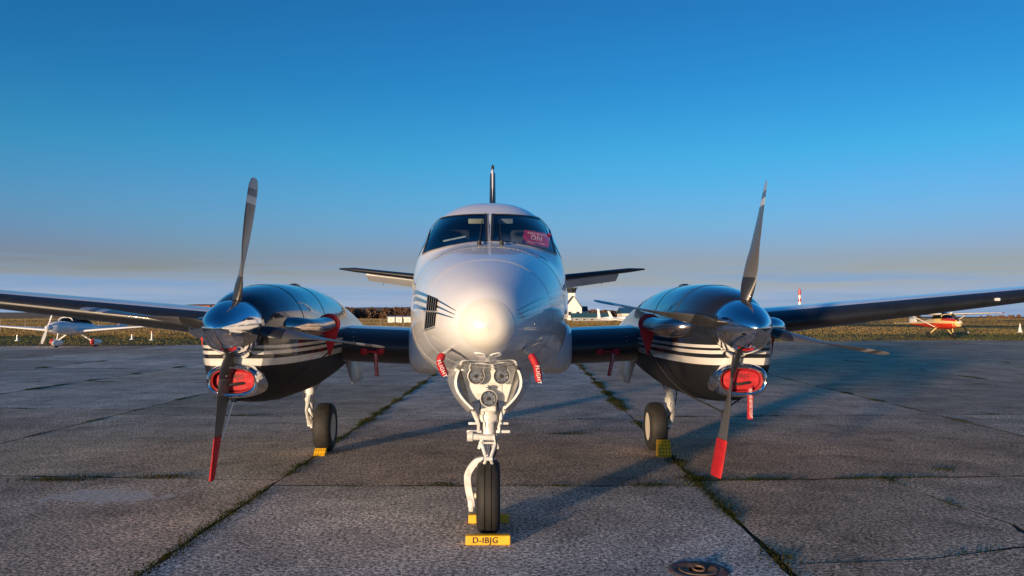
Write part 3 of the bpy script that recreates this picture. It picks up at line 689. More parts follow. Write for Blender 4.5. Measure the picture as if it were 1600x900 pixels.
# ------------------------------------------------------------------ nacelles, props
def nac_mat():
    m = bpy.data.materials.new('nacelle_livery'); m.use_nodes = True; n = m.node_tree; b = n.nodes['Principled BSDF']; Lk = n.links.new
    tc = n.nodes.new('ShaderNodeTexCoord'); sp = n.nodes.new('ShaderNodeSeparateXYZ'); Lk(tc.outputs['Object'], sp.inputs[0])
    a = n.nodes.new('ShaderNodeMath'); a.operation = 'MULTIPLY_ADD'; a.inputs[1].default_value = -0.004; Lk(sp.outputs['Y'], a.inputs[0]); Lk(sp.outputs['Z'], a.inputs[2])
    mr = n.nodes.new('ShaderNodeMapRange'); mr.inputs['From Min'].default_value = .8; mr.inputs['From Max'].default_value = 1.8; Lk(a.outputs[0], mr.inputs['Value'])
    r = n.nodes.new('ShaderNodeValToRGB'); r.color_ramp.interpolation = 'CONSTANT'; e = r.color_ramp.elements
    K = (.012, .013, .016, 1); W = (.62, .60, .57, 1)
    stops = [(0, K), (.40, W), (.455, K), (.485, W), (.515, K), (.535, W), (.556, K)]
    e[0].position = 0; e[0].color = K; e[1].position = stops[1][0]; e[1].color = W
    for p, c in stops[2:]: e.new(p).color = c
    Lk(mr.outputs[0], r.inputs[0]); Lk(r.outputs[0], b.inputs['Base Color'])
    g = n.nodes.new('ShaderNodeMapRange'); g.inputs['From Min'].default_value = .395; g.inputs['From Max'].default_value = .40; Lk(mr.outputs[0], g.inputs['Value'])   # satin belly panel below the stripes
    wv = n.nodes.new('ShaderNodeTexNoise'); wv.inputs['Scale'].default_value = 3.5; wv.inputs['Detail'].default_value = 2; Lk(tc.outputs['Object'], wv.inputs['Vector'])
    wb = n.nodes.new('ShaderNodeBump'); wb.inputs['Strength'].default_value = .25; wb.inputs['Distance'].default_value = .012; Lk(wv.outputs['Fac'], wb.inputs['Height']); Lk(wb.outputs[0], b.inputs['Normal']); Lk(wb.outputs[0], b.inputs['Coat Normal'])
    Lk(g.outputs[0], b.inputs['Coat Weight']); b.inputs['Coat Roughness'].default_value = .03
    g2 = n.nodes.new('ShaderNodeMapRange'); g2.inputs['To Min'].default_value = .55; g2.inputs['To Max'].default_value = .16; Lk(g.outputs[0], g2.inputs['Value']); Lk(g2.outputs[0], b.inputs['Roughness'])
    g3 = n.nodes.new('ShaderNodeMapRange'); g3.inputs['To Min'].default_value = .2; g3.inputs['To Max'].default_value = .5; Lk(g.outputs[0], g3.inputs['Value']); Lk(g3.outputs[0], b.inputs['Specular IOR Level'])
    return m
NAC = nac_mat()
AX = 1.497; HY = .23
def blade_mat():
    m = bpy.data.materials.new('propeller_blade'); m.use_nodes = True; n = m.node_tree; b = n.nodes['Principled BSDF']; Lk = n.links.new
    tc = n.nodes.new('ShaderNodeTexCoord'); sp = n.nodes.new('ShaderNodeSeparateXYZ'); Lk(tc.outputs['Object'], sp.inputs[0])
    r = n.nodes.new('ShaderNodeValToRGB'); r.color_ramp.interpolation = 'CONSTANT'; e = r.color_ramp.elements
    D = (.085, .083, .085, 1); W = (.50, .50, .50, 1)
    e[0].position = 0; e[0].color = (.02, .02, .022, 1); e[1].position = .34; e[1].color = D
    for p, c in ((.835, W), (.885, (.10, .095, .10, 1)), (.935, (.36, .35, .36, 1))): e.new(p).color = c
    dv = n.nodes.new('ShaderNodeMath'); dv.operation = 'DIVIDE'; dv.inputs[1].default_value = 1.145; Lk(sp.outputs['Z'], dv.inputs[0])
    Lk(dv.outputs[0], r.inputs[0]); Lk(r.outputs[0], b.inputs['Base Color']); b.inputs['Roughness'].default_value = .36; b.inputs['Coat Weight'].default_value = .25
    return m
BLM = blade_mat()
def blade_mesh():
    rings = []; RT = 1.145
    for k in range(26):
        u = k / 25; r = .13 + (RT - .13) * u; q = r / RT
        ch = np.interp(q, [.11, .2, .3, .45, .65, .85, .96, 1.0], [.085, .10, .15, .19, .20, .185, .165, .115]); th = np.interp(q, [.11, .2, .35, .6, 1], [.95, .6, .20, .10, .055])
        a = R(np.interp(q, [.1, .25, .4, .55, .76, 1], [-38, -33, -17, -3, 5, 10]))
        ring = []
        for j in range(16):
            t = 2 * math.pi * j / 16; cx = math.cos(t) * ch / 2; cz = math.sin(t) * ch * th / 2 * (1 + .25 * math.cos(t))
            ring.append(Vector((cx * math.sin(a) + cz * math.cos(a), cx * math.cos(a) - cz * math.sin(a), r)))
        rings.append(ring)
    rings.append([Vector((p.x * .5, p.y * .5, RT + .015)) for p in rings[-1]])
    b = MB().loft(rings); o = b.ob('blade', BLM); return o
bl0 = blade_mesh(); blme = bl0.data; bpy.data.objects.remove(bl0)
def superloop(c, hw, hh, n, y, N=48): return sring(c[0], y, c[1] + hh, c[1] - hh, hw, n, N=N)
covers = []
for s in (-1, 1):
    side = 'left' if s < 0 else 'right'
    X = s * 1.95
    st = [(.30, 1.715, 1.00, .215, 2.0), (.36, 1.745, .955, .265, 2.1), (.5, 1.785, .915, .325, 2.2), (.8, 1.835, .875, .375, 2.3), (1.3, 1.875, .85, .405, 2.35), (2.0, 1.885, .85, .415, 2.4), (2.8, 1.84, .90, .41, 2.5), (3.6, 1.74, .98, .38, 2.5), (4.6, 1.60, 1.10, .32, 2.3), (5.6, 1.46, 1.24, .16, 2.0), (5.9, 1.40, 1.30, .03, 2.0)]
    rings = []
    for y in np.concatenate([np.linspace(.30, .8, 12), np.linspace(.9, 5.9, 40)]):
        v = [pchip([q[0] for q in st], [q[k] for q in st], float(y)) for k in range(1, 5)]
        rings.append(sring(X, float(y), v[0], v[1], v[2], v[3], N=72))
    nac = MB().loft(rings).ob('engine_nacelle', NAC, plane)
    # seam ring and panel seam on the cowl
    for y in (.98, 1.75):
        v = [pchip([q[0] for q in st], [q[k] for q in st], y) for k in range(1, 5)]
        sr = [p for p in sring(X, y, v[0] + .001, v[1] - .001, v[2] + .001, v[3], N=72)][2:35]
        MB().tube(sr, .0022, 5).ob('cowl_seam', SEAL, nac)
    MB().box((X + s * -.02, 2.1, 1.892), (.07, .16, .03), None, .012).ob('cowl_blister', BLACKG, nac)
    # chin intake lip (polished) and throat
    c = (X, 1.09); R_ = []
    for y, hw, hh in ((.36, .154, .082), (.27, .154, .082), (.225, .160, .088), (.210, .170, .098), (.206, .180, .108), (.216, .193, .120), (.245, .204, .130), (.32, .213, .137), (.42, .220, .142), (.56, .226, .142)):
        R_.append(superloop(c, hw, hh, 2.55, y))
    MB().loft(R_, False, False).ob('intake_lip', CHROME, nac)
    # small oil-cooler inlet under the spinner
    c2 = (X + .03 * -s, 1.325); R2 = [superloop(c2, hw, hh, 2.2, y, 32) for y, hw, hh in ((.30, .060, .022), (.185, .062, .024), (.172, .070, .032), (.19, .082, .042), (.30, .11, .07), (.42, .12, .08))]
    MB().loft(R2, False, False).ob('oil_cooler_inlet', CHROME, nac)
    pl = empty('oil_cooler_plug', (c2[0], .2, c2[1])); tag(pl, 'small red foam plug in the inlet under the %s spinner' % side, 'inlet plug', 'oil cooler inlet plugs')
    MB().loft([superloop((0, 0), .060, .022, 2.2, .06, 32), superloop((0, 0), .059, .021, 2.2, -.012, 32), superloop((0, 0), .048, .013, 2.2, -.026, 32)]).ob('foam_plug', RED, pl)
    # red foam intake plug
    ip = empty('intake_plug', (X, .285, 1.09)); tag(ip, 'red oval plug closing the chin intake of the %s engine' % side, 'intake plug', 'chin intake plugs')
    MB().loft([superloop((0, 0), .152, .080, 2.55, .07), superloop((0, 0), .152, .080, 2.55, -.004), superloop((0, 0), .140, .070, 2.5, -.016), superloop((0, 0), .07, .03, 2.6, -.021)]).ob('foam_plug', RED, ip)
    hd = curve([(-.075, -.02, -.022), (-.03, -.045, -.030), (.03, -.048, -.020), (.075, -.022, -.018)], 12)
    MB().tube(hd, .011, 8).ob('handle_strap', STRAP, ip)
    text_mesh('lettering', 'D-IBJG', .045, INK, ip, frame((0, -.0222, .030), (1, 0, 0), (0, 0, 1)))
    def streamer(parent, top, ln, wd, lean, txt=True):
        rows = []
        for k in range(10):
            t = k / 9; p = Vector(top) + Vector((lean * t * ln, -.012 * math.sin(t * 5), -ln * t)); rows.append([p + Vector((-wd / 2, 0, 0)), p + Vector((wd / 2, 0, 0)), p + Vector((wd / 2, .003, 0)), p + Vector((-wd / 2, .003, 0))])
        MB().loft(rows).ob('streamer', RED, parent)
        if txt:
            m = Vector(top) + Vector((lean * ln * .5, -.016, -ln * .52)); text_mesh('lettering', 'REMOVE BEFORE FLIGHT', wd * .78, WINK, parent, frame(m, (lean, 0, -1), (1, 0, lean)) @ Matrix.Diagonal((ln * .80 / (wd * .78 * 11.3), 1, 1, 1)))
    if s > 0: streamer(ip, (.060, -.055, -.04), .26, .042, 0.02)
    # spinner and blades
    pr = mo('propeller', *(lambda b: (b.v, b.f))(MB().rev([(0, .20), (.06, .215), (.075, .205)], (X, HY - .02, AX), (0, 1, 0), 40)), STEEL, plane)
    prof = [(-.475 + .475 * u, .212 * (1 - (1 - u) ** 1.9) ** .62) for u in [k / 22 for k in range(23)]]
    MB().rev([(h + .03, r) for h, r in prof] + [(.095, .213)], (X, HY, AX), (0, 1, 0), 56).ob('spinner', CHROME, pr)
    rot = R(7.4 if s < 0 else 10.3)
    for k in range(4):
        bo = bpy.data.objects.new('blade', blme); C.objects.link(bo); bo.parent = pr; bo.location = (X, HY, AX); bo.rotation_euler = (0, rot + k * math.pi / 2, 0)
        d = Vector((math.sin(rot + k * math.pi / 2), 0, math.cos(rot + k * math.pi / 2)))
        MB().rev([(.150, .062), (.205, .060), (.212, .05)], (X, HY, AX), d, 20).ob('blade_cuff', SEAL, pr)
    # exhaust stacks each side
    for q in (-1, 1):
        o = X + q * .30
        pth = curve([(X + q * .26, .62, 1.50), (X + q * .38, .66, 1.495), (X + q * .455, .80, 1.485), (X + q * .485, 1.05, 1.495), (X + q * .515, 1.32, 1.515)], 22)
        ex = MB().tube(pth, [.085 + .004 * math.sin(k * .3) for k in range(22)], 22)
        for v in ex.v: v.z = 1.49 + (v.z - 1.49) * .92
        e_ob = ex.ob('exhaust_stack', BRONZE if q * s < 0 else CHROME, nac)
        ev = empty('exhaust_cover', pth[-1]); wh = 'inboard' if q * s < 0 else 'outboard'
        tag(ev, 'red fabric cover over the %s exhaust stack of the %s engine' % (wh, side), 'exhaust cover', 'exhaust covers')
        t = (pth[-1] - pth[-3]).normalized()
        MB().rev([(-.06, .089), (-.055, .094), (-.02, .096), (.02, .094), (.045, .075), (.05, .01)], (0, 0, 0), t, 28).ob('cap', RED, ev)
        b0 = Vector((q * .03, -.02, -.07)); 
        fl = [[b0 + Vector((a_ * .5, -.06 - k_ * .06, -.2 * k_)), b0 + Vector((-a_ * .5, -.06 - k_ * .06, -.2 * k_)), b0 + Vector((-a_ * .5, -.054 - k_ * .06, -.2 * k_)), b0 + Vector((a_ * .5, -.054 - k_ * .06, -.2 * k_))] for k_, a_ in ((-.2, .13), (.1, .12), (.5, .07), (1, .02))]
        MB().loft(fl).ob('flap', RED, ev)
        # strap to the sling on the lower blade
        bt = Vector((X, HY, AX)) + Vector((math.sin(rot + math.pi), 0, math.cos(rot + math.pi))) * (.74 if s < 0 else .72)
        p0 = pth[-1] + b0 + Vector((0, -.115, -.2)); kn = bt + Vector((.07 if s < 0 else .0, .10, .16 if s < 0 else .05))
        covers.append((s, q, p0, kn, bt))
    # sling on the lower blade
    dn = Vector((math.sin(rot + math.pi), 0, math.cos(rot + math.pi))); tip = Vector((X, HY, AX)) + dn * 1.165
    sk = empty('propeller_sling', tip); tag(sk, 'red sock over the lower blade tip of the %s propeller with black straps' % side, 'propeller sling', 'propeller slings')
    rings = []
    for r in np.linspace(.87 if s > 0 else .83, 1.16, 9):
        q = r / 1.145; a = R(np.interp(q, [.1, .25, .4, .55, .76, 1], [-38, -33, -17, -3, 5, 10])); ch = np.interp(q, [.8, .96, 1.02], [.205, .19, .165]) * (1.04 if s > 0 else .9)
        rg = []
        for j in range(18):
            t = 2 * math.pi * j / 18; cx = math.cos(t) * ch / 2; cz = math.sin(t) * .019
            lx, ly = cx * math.sin(a) + cz * math.cos(a), cx * math.cos(a) - cz * math.sin(a)
            Rm = Matrix.Rotation(rot + math.pi, 3, 'Y'); rg.append(Vector((X, HY, AX)) + Rm @ Vector((lx, ly, r)) - tip)
        rings.append(rg)
    MB().loft(rings).ob('sock', RED, sk)
    for (s_, q, p0, kn, bt) in covers[-2:]:
        m1 = p0.lerp(kn, .5) + Vector((q * .04 * (1 if s < 0 else 1), .0, -.05))
        MB().tube([p - tip for p in curve([p0 + Vector((0, 0, .03)), m1, kn], 16)], .007, 6).ob('strap', STRAP, sk)
    MB().tube([kn - tip, bt.lerp(tip, .30) - tip + Vector((.02, .03, 0))], .008, 6).ob('strap', WINK if s < 0 else STRAP, sk)
    # red covers on the wing leading edge with a streamer
    cx = s * 1.22; lc = empty('vane_cover', (cx, 2.44, 1.22)); tag(lc, 'red cover with streamer on the wing edge inboard of the %s engine' % side, 'vane cover', 'wing edge covers')
    for q in (-.085, .085): MB().box((q, .03, 0), (.075, .09, .065), None, .02).ob('pad', RED, lc)
    MB().box((0, .04, .0), (.16, .05, .02), None, .006).ob('bridge', RED, lc)
    streamer(lc, (.05 if s > 0 else .04, -.02, -.0), .25, .04, -.18 if s > 0 else .05)
    # ------------------------------------------------ main gear
    mg = MB(); xs = X + s * .17
    mg.tube([(xs, 3.62, .98), (xs, 3.68, .62)], .052, 14); mg.tube([(xs, 3.68, .64), (xs, 3.71, .30)], .040, 14)
    mg.rev([(-.03, .062), (.03, .062)], (xs, 3.66, .72), (0, 0, 1), 16); mg.rev([(-.03, .066), (.03, .066)], (xs, 3.68, .60), (0, 0, 1), 16)
    gear = mg.ob('main_gear_leg', GEARW, plane)
    MB().tube([(xs, 3.60, .66), (xs, 3.48, .50), (xs, 3.64, .34)], [.03, .018, .028], 8).box((xs, 3.56, .55), (.05, .05, .05), None, .01).ob('torque_link', GEARW, gear)
    MB().tube([(xs, 3.71, .283), (X - s * .05, 3.71, .283)], .035, 12).ob('axle', STEEL, gear)
    MB().tube([(xs, 3.66, .72), (xs - s * .10, 4.2, .98)], .025, 8).tube([(xs - s * .03, 3.66, .66), (xs - s * .12, 3.9, .90)], .014, 6).ob('drag_brace', GEARW, gear)
    MB().tube(curve([(xs + s * .03, 3.62, .9), (xs + s * .06, 3.6, .7), (xs + s * .02, 3.6, .5), (xs - s * .05, 3.66, .36)], 12), .007, 6).ob('brake_hose', INK, gear)
    wx = X - s * .0
    tp_ = [(-.105, .185), (-.112, .225), (-.108, .27), (-.085, .305), (-.05, .319), (0, .322), (.05, .319), (.085, .305), (.108, .27), (.112, .225), (.105, .185)]
    tp_ = [(a * .93, b * .885) for a, b in tp_]
    ty = MB().rev(tp_, (wx, 3.71, .283), (1, 0, 0), 44, False).ob('tyre', TYRE, gear)
    HUB = pm('wheel_hub_paint', (0.62, 0.57, 0.47), .45, 0, .1)
    hb = MB().rev([(-.093, .165), (-.088, .152), (-.06, .135), (-.055, .065), (-.085, .06), (-.09, .02)], (wx, 3.71, .283), (s, 0, 0), 32)
    for k in range(8): hb.rev([(0, .012), (.012, .010)], (wx - s * .062, 3.71 + .098 * math.cos(k * .785), .283 + .098 * math.sin(k * .785)), (-s, 0, 0), 6)
    hb.rev([(.06, .05), (.09, .152), (.096, .165)], (wx, 3.71, .283), (s, 0, 0), 32); hb.ob('rim', HUB, gear)
    dr = MB(); dr.box((X - s * .33, 3.75, .98), (.015, .85, .34), Matrix.Rotation(s * R(18), 3, 'Y'), .006); dr.ob('gear_door', GREYP, nac)

# ------------------------------------------------------------------ nose gear
NY = 0.0
ng = MB(); ng.tube([(0, .12, 1.26), (0, .03, .80)], .062, 18); ng.tube([(0, .03, .84), (0, .01, .62)], .043, 16)
ng.rev([(-.02, .075), (.02, .075)], (0, .04, .84), (0, 0, 1), 20)
gear = ng.ob('nose_gear_leg', GEARW, plane)
for s in (-1, 1):
    MB().tube([(s * .25, .02, 1.24), (s * .17, -.03, 1.02), (s * .075, .0, .80)], [.022, .020, .016], 8).ob('side_strut', GEARW, gear)
    MB().box((s * .12, -.10, 1.10), (.10, .025, .26), Matrix.Rotation(s * R(16), 3, 'Y'), .006).ob('lamp_bracket', GEARW, gear)
    MB().box((s * .105, -.0, .795), (.085, .03, .018), None, .004).box((s * .105, -.0, .735), (.11, .035, .022), None, .005).box((s * .075, 0, .765), (.02, .02, .06)).ob('stop_lug', GEARW, gear)
    # curved doors
    rows = []
    for k in range(12):
        t = k / 11; y = .75 - 1.0 * t; rw = []
        for j in range(8):
            u = j / 7; rw.append(Vector((s * (.325 - .105 * t - .10 * u ** 1.6 + .045 * math.sin(u * 3.1)), y, 1.20 - .07 * (1 - t) - .31 * u * (.75 + .25 * math.sin(t * 2.6)))))
        rows.append(rw)
    dm = MB().loft(rows, closed=False); inn_ = [[v + Vector((-s * .018, 0, .002)) for v in r] for r in rows]; dm.loft(inn_, closed=False)
    dm.loft([[a, b] for a, b in zip(rows[-1], inn_[-1])], closed=False); dm.loft([[a[-1], b[-1]] for a, b in zip(rows, inn_)], closed=False)
    dm.ob('gear_door', WHITE, gear)
    MB().tube([(s * .20, .2, 1.06), (s * .10, .15, .98)], .012, 6).ob('door_link', GEARW, gear)
MB().box((0, -.11, 1.12), (.20, .03, .20), None, .01).box((0, -.09, .98), (.11, .03, .18), None, .01).ob('lamp_plate', GEARW, gear)
BULB = pm('lamp_reflector', (0.66, 0.66, 0.68), .27, 1.0, 0, .2, 40)
for px, py in ((744, 587), (783.5, 587), (763.5, 622)):
    p = at(px, py, 6.0); lm = MB().rev([(.0, .062), (-.035, .062), (-.04, .056), (-.03, .054), (-.012, .045), (.012, .008)], p, (0, 1, 0), 28).ob('landing_light', GEARW, gear)
    MB().rev([(-.031, .0535), (-.018, .046), (-.004, .028), (.004, .004)], p, (0, 1, 0), 28).ob('reflector', BULB, lm)
    MB().rev([(-.038, .014), (-.02, .017), (0, .012)], p, (0, 1, 0), 12).ob('bulb', INK, lm)
    rb = MB()
    for k in range(10):
        a = k * math.pi / 5; rb.tube([p + Vector((math.cos(a) * .014, -.026, math.sin(a) * .014)), p + Vector((math.cos(a) * .05, -.033, math.sin(a) * .05))], .0022, 5)
    rb.ob('lens_rib', SEAL, lm)
    MB().rev([(-.037, .047), (-.041, .048), (-.041, .056), (-.037, .057)], p, (0, 1, 0), 28, False).ob('lens_ring', SEAL, lm)
    MB().rev([(-.036, .054), (-.040, .03), (-.042, .002)], p, (0, 1, 0), 28).ob('lens', LENS, lm)
    MB().box(p + Vector((0, -.02, .075)), (.035, .03, .035), None, .006).tube([p + Vector((-.02, -.03, .08)), p + Vector((.02, -.03, .08))], .008, 6).ob('lamp_clip', STEEL, lm)
MB().tube([(-.145, -.05, .705), (-.04, -.06, .70), (.05, -.05, .695)], [.028, .020, .020], 12).rev([(-.02, .036), (.02, .036)], (-.135, -.05, .705), (1, .0, 0), 16).ob('shimmy_damper', GEARW, gear)
MB().tube([(.0, .0, .70), (.0, .0, .54)], .034, 14).ob('oleo_piston', CHROME, gear)
MB().box((0, 0, .70), (.13, .11, .04), None, .01).box((-.055, -.06, .665), (.022, .03, .10), Matrix.Rotation(R(18), 3, 'Y'), .004).box((.055, -.06, .665), (.022, .03, .10), Matrix.Rotation(R(-18), 3, 'Y'), .004).tube([(-.07, -.06, .66), (.07, -.06, .66)], .008, 6).ob('steering_collar', GEARW, gear)
MB().tube(curve([(.06, -.05, 1.0), (.075, -.07, .85), (.05, -.08, .74), (.06, -.07, .62), (.03, -.04, .53)], 18), .006, 6).ob('hydraulic_hose', INK, gear)
MB().tube(curve([(-.05, -.06, .95), (-.07, -.07, .86), (-.05, -.07, .77)], 12), .005, 6).ob('wiring', INK, gear)
tl_ = MB(); 
for s in (-1, 1): tl_.tube([(s * .050, -.06, .655), (s * .014, -.125, .555)], .012, 8); tl_.tube([(s * .014, -.125, .555), (s * .045, -.05, .47)], .012, 8)
tl_.tube([(-.03, -.125, .555), (.03, -.125, .555)], .014, 8); tl_.ob('torque_link', GEARW, gear)
MB().rev([(-.04, .05), (0, .055), (.03, .04)], (0, 0, .535), (0, 0, 1), 20).box((0, -.01, .50), (.13, .10, .05), None, .012).ob('fork_crown', STEEL, gear)
fk = curve([(-.03, .0, .53), (-.095, .0, .51), (-.150, .0, .43), (-.150, 0, .34), (-.130, 0, .24), (-.125, 0, .19)], 22)
fb = MB(); rows = []
for i, p in enumerate(fk):
    t = (fk[min(i + 1, 21)] - fk[max(i - 1, 0)]).normalized(); nrm = Vector((t.z, 0, -t.x)); wd = .024
    rows.append([p + nrm * wd + Vector((0, -.03, 0)), p + nrm * wd + Vector((0, .03, 0)), p - nrm * wd + Vector((0, .03, 0)), p - nrm * wd + Vector((0, -.03, 0))])
fb.loft(rows).box((-.128, 0, .20), (.035, .08, .09), None, .01); fb.ob('fork_arm', GEARW, gear)
NR = .272
tyre_p = [(-.062, .14), (-.078, .17), (-.086, .205), (-.082, .235), (-.066, .258), (-.046, .268), (-.028, .271), (-.026, .263), (-.021, .263), (-.019, NR), (.019, NR), (.021, .263), (.026, .263), (.028, .271), (.046, .268), (.066, .258), (.082, .235), (.086, .205), (.078, .17), (.062, .14)]
ntw = MB().rev(tyre_p, (0, 0, NR - .008), (1, 0, 0), 60, False).ob('tyre', TYRE, gear)
MB().rev([(-.068, .142), (-.04, .10), (-.05, .03), (.05, .03), (.04, .10), (.068, .142)], (0, 0, NR - .008), (1, 0, 0), 32).tube([(-.14, 0, NR - .008), (.07, 0, NR - .008)], .02, 10).ob('rim', HUB, gear)

# ------------------------------------------------------------------ chocks
def bar_chock(y, d):
    b = MB(); h = .062; w_ = .155
    prof = [(-.045, 0), (.045, 0), (.030, h), (-.032, h)]
    b.loft([[Vector((x, py * d, pz)) for py, pz in prof] for x in (-w_, w_)]); bm = b
    return bm
ck = empty('nose_wheel_chock', (0, 0, 0)); tag(ck, 'pair of yellow bar chocks on a cord clasping the nose wheel', 'wheel chock')
for y, d in ((-.315, 1), (.29, -1)):
    b = bar_chock(y, d); b.v = [v + Vector((0, y, .002)) for v in b.v]; o = b.ob('chock_bar', YEL, ck, False)
    mod = o.modifiers.new('bevel', 'BEVEL'); mod.width = .006; mod.segments = 2
text_mesh('lettering', 'D-IBJG', .056, INK, ck, frame((-.02, -.3585, .033), (1, 0, 0), (0, .2, 1)), .0008, .0005)
MB().tube(curve([(.16, -.31, .05), (.185, -.2, .02), (.19, .05, .008), (.16, .29, .045)], 14), .005, 6).ob('cord', GREYP, ck)
def mesh_chock(name, x, y, w_, h, label):
    r = empty(name, (x, y, 0)); tag(r, label, 'wheel chock', 'main wheel chocks'); b = MB()
    b.loft([[Vector((xx, -.11, .002)), Vector((xx, .06, .002)), Vector((xx, .03, h)), Vector((xx, -.02, h))] for xx in (-w_ / 2, w_ / 2)]); b.ob('wedge', YEL, r, False)
    hm = MB(); k = int(h / .035); 
    for i in range(4):
        for j in range(k):
            t = (j + .5) / k; hm.rev([(-.002, .008), (.002, .008)], (-w_ / 2 + w_ * (i + .5) / 4, -.11 + .09 * t, h * t), (0, -1, .6), 8)
    hm.ob('grip_hole', INK, r)
mesh_chock('wheel_chock', *G(*gpx(503, 709)).xy, .125, .075, 'low yellow studded chock at the left main wheel')
mesh_chock('wheel_chock', *G(*gpx(1035, 711)).xy, .145, .185, 'tall yellow studded chock at the right main wheel')

# ------------------------------------------------------------------ tie-down point in the concrete
td = empty('tie_down_point', PG(1088, 887)); tag(td, 'rusty tie-down ring in a faded red painted circle on the concrete', 'tie-down ring')
def paint_mat():
    m = bpy.data.materials.new('worn_red_paint'); m.use_nodes = True; n = m.node_tree; b = n.nodes['Principled BSDF']; tc = n.nodes.new('ShaderNodeTexCoord')
    z = n.nodes.new('ShaderNodeTexNoise'); z.inputs['Scale'].default_value = 18; z.inputs['Detail'].default_value = 6; n.links.new(tc.outputs['Object'], z.inputs['Vector'])
    r = n.nodes.new('ShaderNodeValToRGB'); r.color_ramp.elements[0].position = .46; r.color_ramp.elements[0].color = (.12, .115, .11, 1); r.color_ramp.elements[1].position = .6; r.color_ramp.elements[1].color = (.17, .06, .055, 1)
    n.links.new(z.outputs['Fac'], r.inputs[0]); n.links.new(r.outputs[0], b.inputs['Base Color']); b.inputs['Roughness'].default_value = .85; return m
RUST = pm('rusty_steel', (.16, .10, .07), .75, .3, 0, .4, 30)
MB().rev([(.004, .19), (.007, .185), (.0072, .13), (.004, .125)], (0, 0, .0), (0, 0, 1), 40).ob('painted_circle', paint_mat(), td)
MB().rev([(.003, .124), (.012, .118), (.006, .06), (-.004, .05)], (0, 0, 0), (0, 0, 1), 32).ob('cast_plate', RUST, td)
MB().tube([(.035 * math.cos(a), .035 * math.sin(a) - .01, .016 + .006 * math.sin(a)) for a in np.linspace(0, 6.28, 20)], .007, 8).ob('ring', RUST, td)

